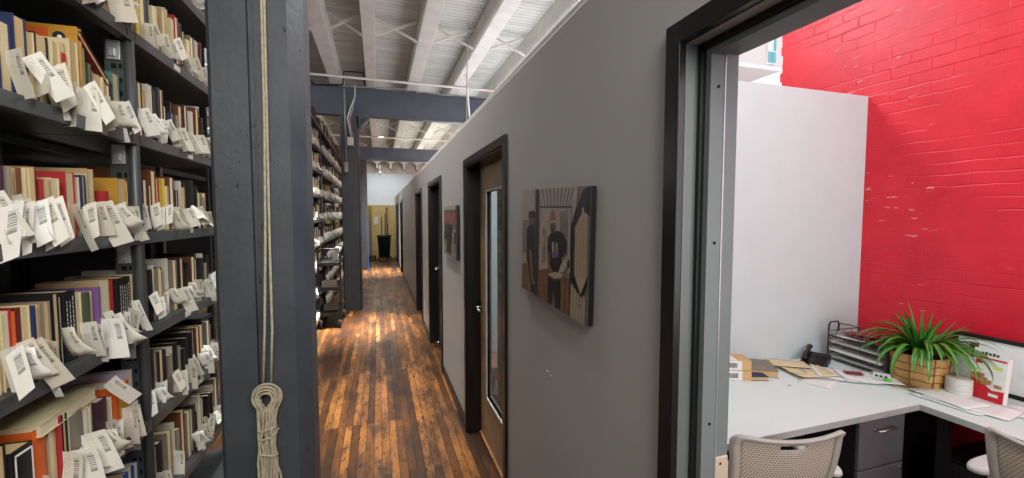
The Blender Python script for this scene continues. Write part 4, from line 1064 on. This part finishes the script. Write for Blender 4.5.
# framed certificate leaning on the brick
t = empty('picture_frame', (3.015, 1.275, Z), 0, 'black framed certificate leaning against the red brick wall', 'picture frame')
t.rotation_euler = (0, R(9), R(2))
w, h, f = .175, .285, .022
b = mb('frame_black').box((-.008, -w, 0), (.01, -w+f, h), .002).box((-.008, w-f, 0), (.01, w, h), .002).box((-.008, -w+f, 0), (.01, w-f, f), .002).box((-.008, -w+f, h-f), (.01, w-f, h), .002); b.obj('frame', t)
mb('paper').box((-.001, -w+f, f), (.006, w-f, h-f)).obj('certificate', t)
b = mb('ink').lathe([(0, 0)]*1+[(.001, 0), (.001, .0001)]) if False else mb('ink').box((-.002, .05, .16), (-.0012, .09, .20)); b.use('skin').box((-.0022, .07, .20), (-.0012, .105, .235)); b.obj('certificate_picture', t)
t = empty('leaflet', (2.865, 1.232, Z), 0, 'upright red and white food leaflet in front of the black frame', 'leaflet')
t.rotation_euler = (0, R(7), R(-3))
W2, H2 = .064, .25
mb('paper').box((-.002, -W2, 0), (.002, W2, H2), .0005).box((.002, -W2, 0), (.03, -W2+.002, H2*.9)).obj('card', t)
b = mb('red_print'); b.poly([(-.0026, -W2, .0), (-.0026, -W2, .062), (-.0026, -.02, .055), (-.0026, .03, .09), (-.0026, W2, .105), (-.0026, W2, 0)], (.0004, 0, 0)); b.box((-.0026, -W2+.004, H2-.048), (-.0022, W2-.004, H2-.04)); b.box((-.0026, .028, H2-.075), (-.0022, .052, H2-.058))
b.use('pale_green').box((-.0027, -W2+.015, H2-.09), (-.0022, -.012, H2-.074)); b.box((-.0027, .02, H2-.11), (-.0022, .05, H2-.1))
b.use('food'); r = random.Random(2)
for k in range(10): 
    y, z = r.uniform(-.045, .055), r.uniform(.075, .12); b.box((-.0035-.0002*k, y-.014, z-.008), (-.0022, y+.014, z+.008))
b.use('paper').box((-.003, -W2+.02, .025), (-.0024, -W2+.055, .04)); b.use('print_dark')
for k in range(5): b.box((-.003, -.03+.014*k, H2-.028), (-.0024, -.02+.014*k, H2-.016+.003*(k % 2)))
b.obj('printed_front', t, label='red print with food picture and green notes')
t = empty('leaflet', (2.93, 1.03, Z), R(5), 'red booklet standing right of the black frame', 'leaflet')
mb('red_print').box((-.003, -.06, 0), (.003, .06, .1), .001).obj('card', t)
# papers in front
for k, (x, y, a, w_, d_) in enumerate(((2.70, 1.27, 4, .22, .27), (2.72, 1.22, 9, .2, .3), (2.70, 1.29, -6, .17, .24))):
    sheet(x, y, Z+.003+.004*k, w_, d_, R(a), 'paper', 'paper_sheet', ['lowest wide white sheet', 'middle white sheet', 'folded white sheet on top'][k]+' of the papers before the leaflet', curl=.005, seed=k*7)
sheet(2.86, 1.05, Z+.001, .2, .2, R(12), 'paper', 'paper_sheet', 'white sheet lying before the red booklet', curl=.006, seed=4)

# seen through the door glass
t = empty('storage_box', (1.2, 3.36, 0), 0, 'low red box seen through the glass of the first door', 'box')
mb('red_print').box((-.38, -.14, 0), (.3, .2, .40), .02).obj('body', t); mb('cap_pink').box((-.38, -.15, .36), (.3, .21, .43), .01).obj('lid', t, label='paler red lid')
tag(mb('paper').poly([(.86, 3.21, .22), (.90, 3.21, .20), (.92, 3.21, .31), (.88, 3.21, .33)], (0, -.004, 0)).obj('paper_sheet'), 'white sheet on the red box behind the first door glass', 'paper')
b = mb('cabinet_dark'); g = []
for i in range(8): g.append([(.89+.02*math.sin(j*1.1), 3.0+.022*j, .15+i*.26) for j in range(9)])
b.sheet(g); o = b.obj('curtain'); md = o.modifiers.new('thickness', 'SOLIDIFY'); md.thickness = .004
tag(o, 'dark hanging cloth seen through the first door glass', 'curtain')

# ------------------------------------------------------------------ light
def area(name, loc_, size, power, rot=(0, 0, 0), col=(1, 1, 1), spread=180):
    d = bpy.data.lights.new(name, 'AREA'); d.shape = 'RECTANGLE'; d.size, d.size_y = size; d.energy = power; d.color = col; d.spread = R(spread)
    o = bpy.data.objects.new(name, d); C.objects.link(o); o.location = loc_; o.rotation_euler = rot; return o
WARM = (1, .93, .82); DAY = (.94, .97, 1)
area('office_top_fill', (1.75, .5, 3.75), (1.2, 1.6), 31, col=(.86, .96, 1))  # fill added overhead in the office, no fixture there
area('office_front_fill', (1.9, -1.9, 1.9), (2.0, 2.2), 46, rot=(R(90), 0, 0), col=(.88, .96, 1))  # added fill from the office's near side, no window behind it
area('second_office_fill', (1.5, 3.0, 3.75), (1.0, .6), 42, col=(.9, .97, 1))  # added to brighten the room behind the door glass
area('offices_joist_fill', (2.0, 7.0, 2.6), (1.4, 7), 66, rot=(R(180), 0, 0), col=DAY)  # unseen upward fill added to whiten the joists over the offices
area('offices_joist_fill_far', (2.0, 13.5, 2.6), (1.4, 5), 70, rot=(R(180), 0, 0), col=(1, .95, .85))  # farther stretch of the unseen fill added for the joists
area('high_left_fill', (-5.5, 6, 3.4), (.9, 16), 330, rot=(0, R(-98), 0), col=DAY)  # high fill added at the left, no opening in that wall
area('shelving_joist_fill', (-2.6, 5, 3.25), (.8, 8), 34, rot=(R(180), 0, 0), col=DAY)  # added upward fill over the shelving, no lamp stands there
area('wall_top_fill', (.16, 4.7, 3.835), (.12, 4.8), 44, col=(1, .96, .9), spread=100)  # strip of fill added for the glow along the wall top
area('wall_top_fill_far', (.12, 10.4, 3.835), (.12, 4.6), 34, col=(1, .96, .9), spread=100)  # far part of the fill added along the wall top
area('floor_fill_near', (-.3, 3.6, 3.8), (.4, 1.0), 10, col=WARM, spread=40)  # narrow beam added to brighten the near floor, no lamp body
area('floor_fill_middle', (-.35, 6.5, 3.8), (.5, .5), 42, col=WARM, spread=34)  # added narrow beam making the bright floor patch before the second post
area('floor_fill_far', (0, 12.85, 3.8), (.5, .5), 44, col=WARM, spread=40)  # another added beam, for the far floor patch
area('end_fill', (.2, 18.4, 3.9), (2, 1.2), 60, col=DAY)  # unseen fill added to brighten the far end
area('end_fill_front', (0, 15.8, 3.8), (.8, .8), 22, col=WARM)  # light added before the yellow end wall to brighten it
area('shelf_fill', (.1, -1.2, 2.9), (1.2, 1.2), 58, rot=(R(60), 0, R(25)), col=(1, .97, .9))  # fill added from behind the viewer to brighten the near shelves
w = bpy.data.worlds.new('World'); bpy.context.scene.world = w; w.use_nodes = True
bg = w.node_tree.nodes['Background']; bg.inputs[0].default_value = (.93, .97, 1, 1); bg.inputs[1].default_value = .9

# ------------------------------------------------------------------ camera
f = 420.; phi = math.atan(24/f); psi = math.atan(134/math.hypot(f, 24))
cd = bpy.data.cameras.new('camera'); cam = bpy.data.objects.new('camera', cd); C.objects.link(cam)
cd.sensor_width = 36; cd.lens = f*36/1024; cd.clip_start = .02; cd.clip_end = 200
cam.location = (0, 0, H); cam.rotation_euler = (R(90)-phi, 0, -psi)
sc = bpy.context.scene; sc.camera = cam
sc.view_settings.view_transform = 'Standard'; sc.view_settings.look = 'None'; sc.view_settings.gamma = 1; sc.view_settings.use_curve_mapping = False
sc.view_settings.exposure = 0.45
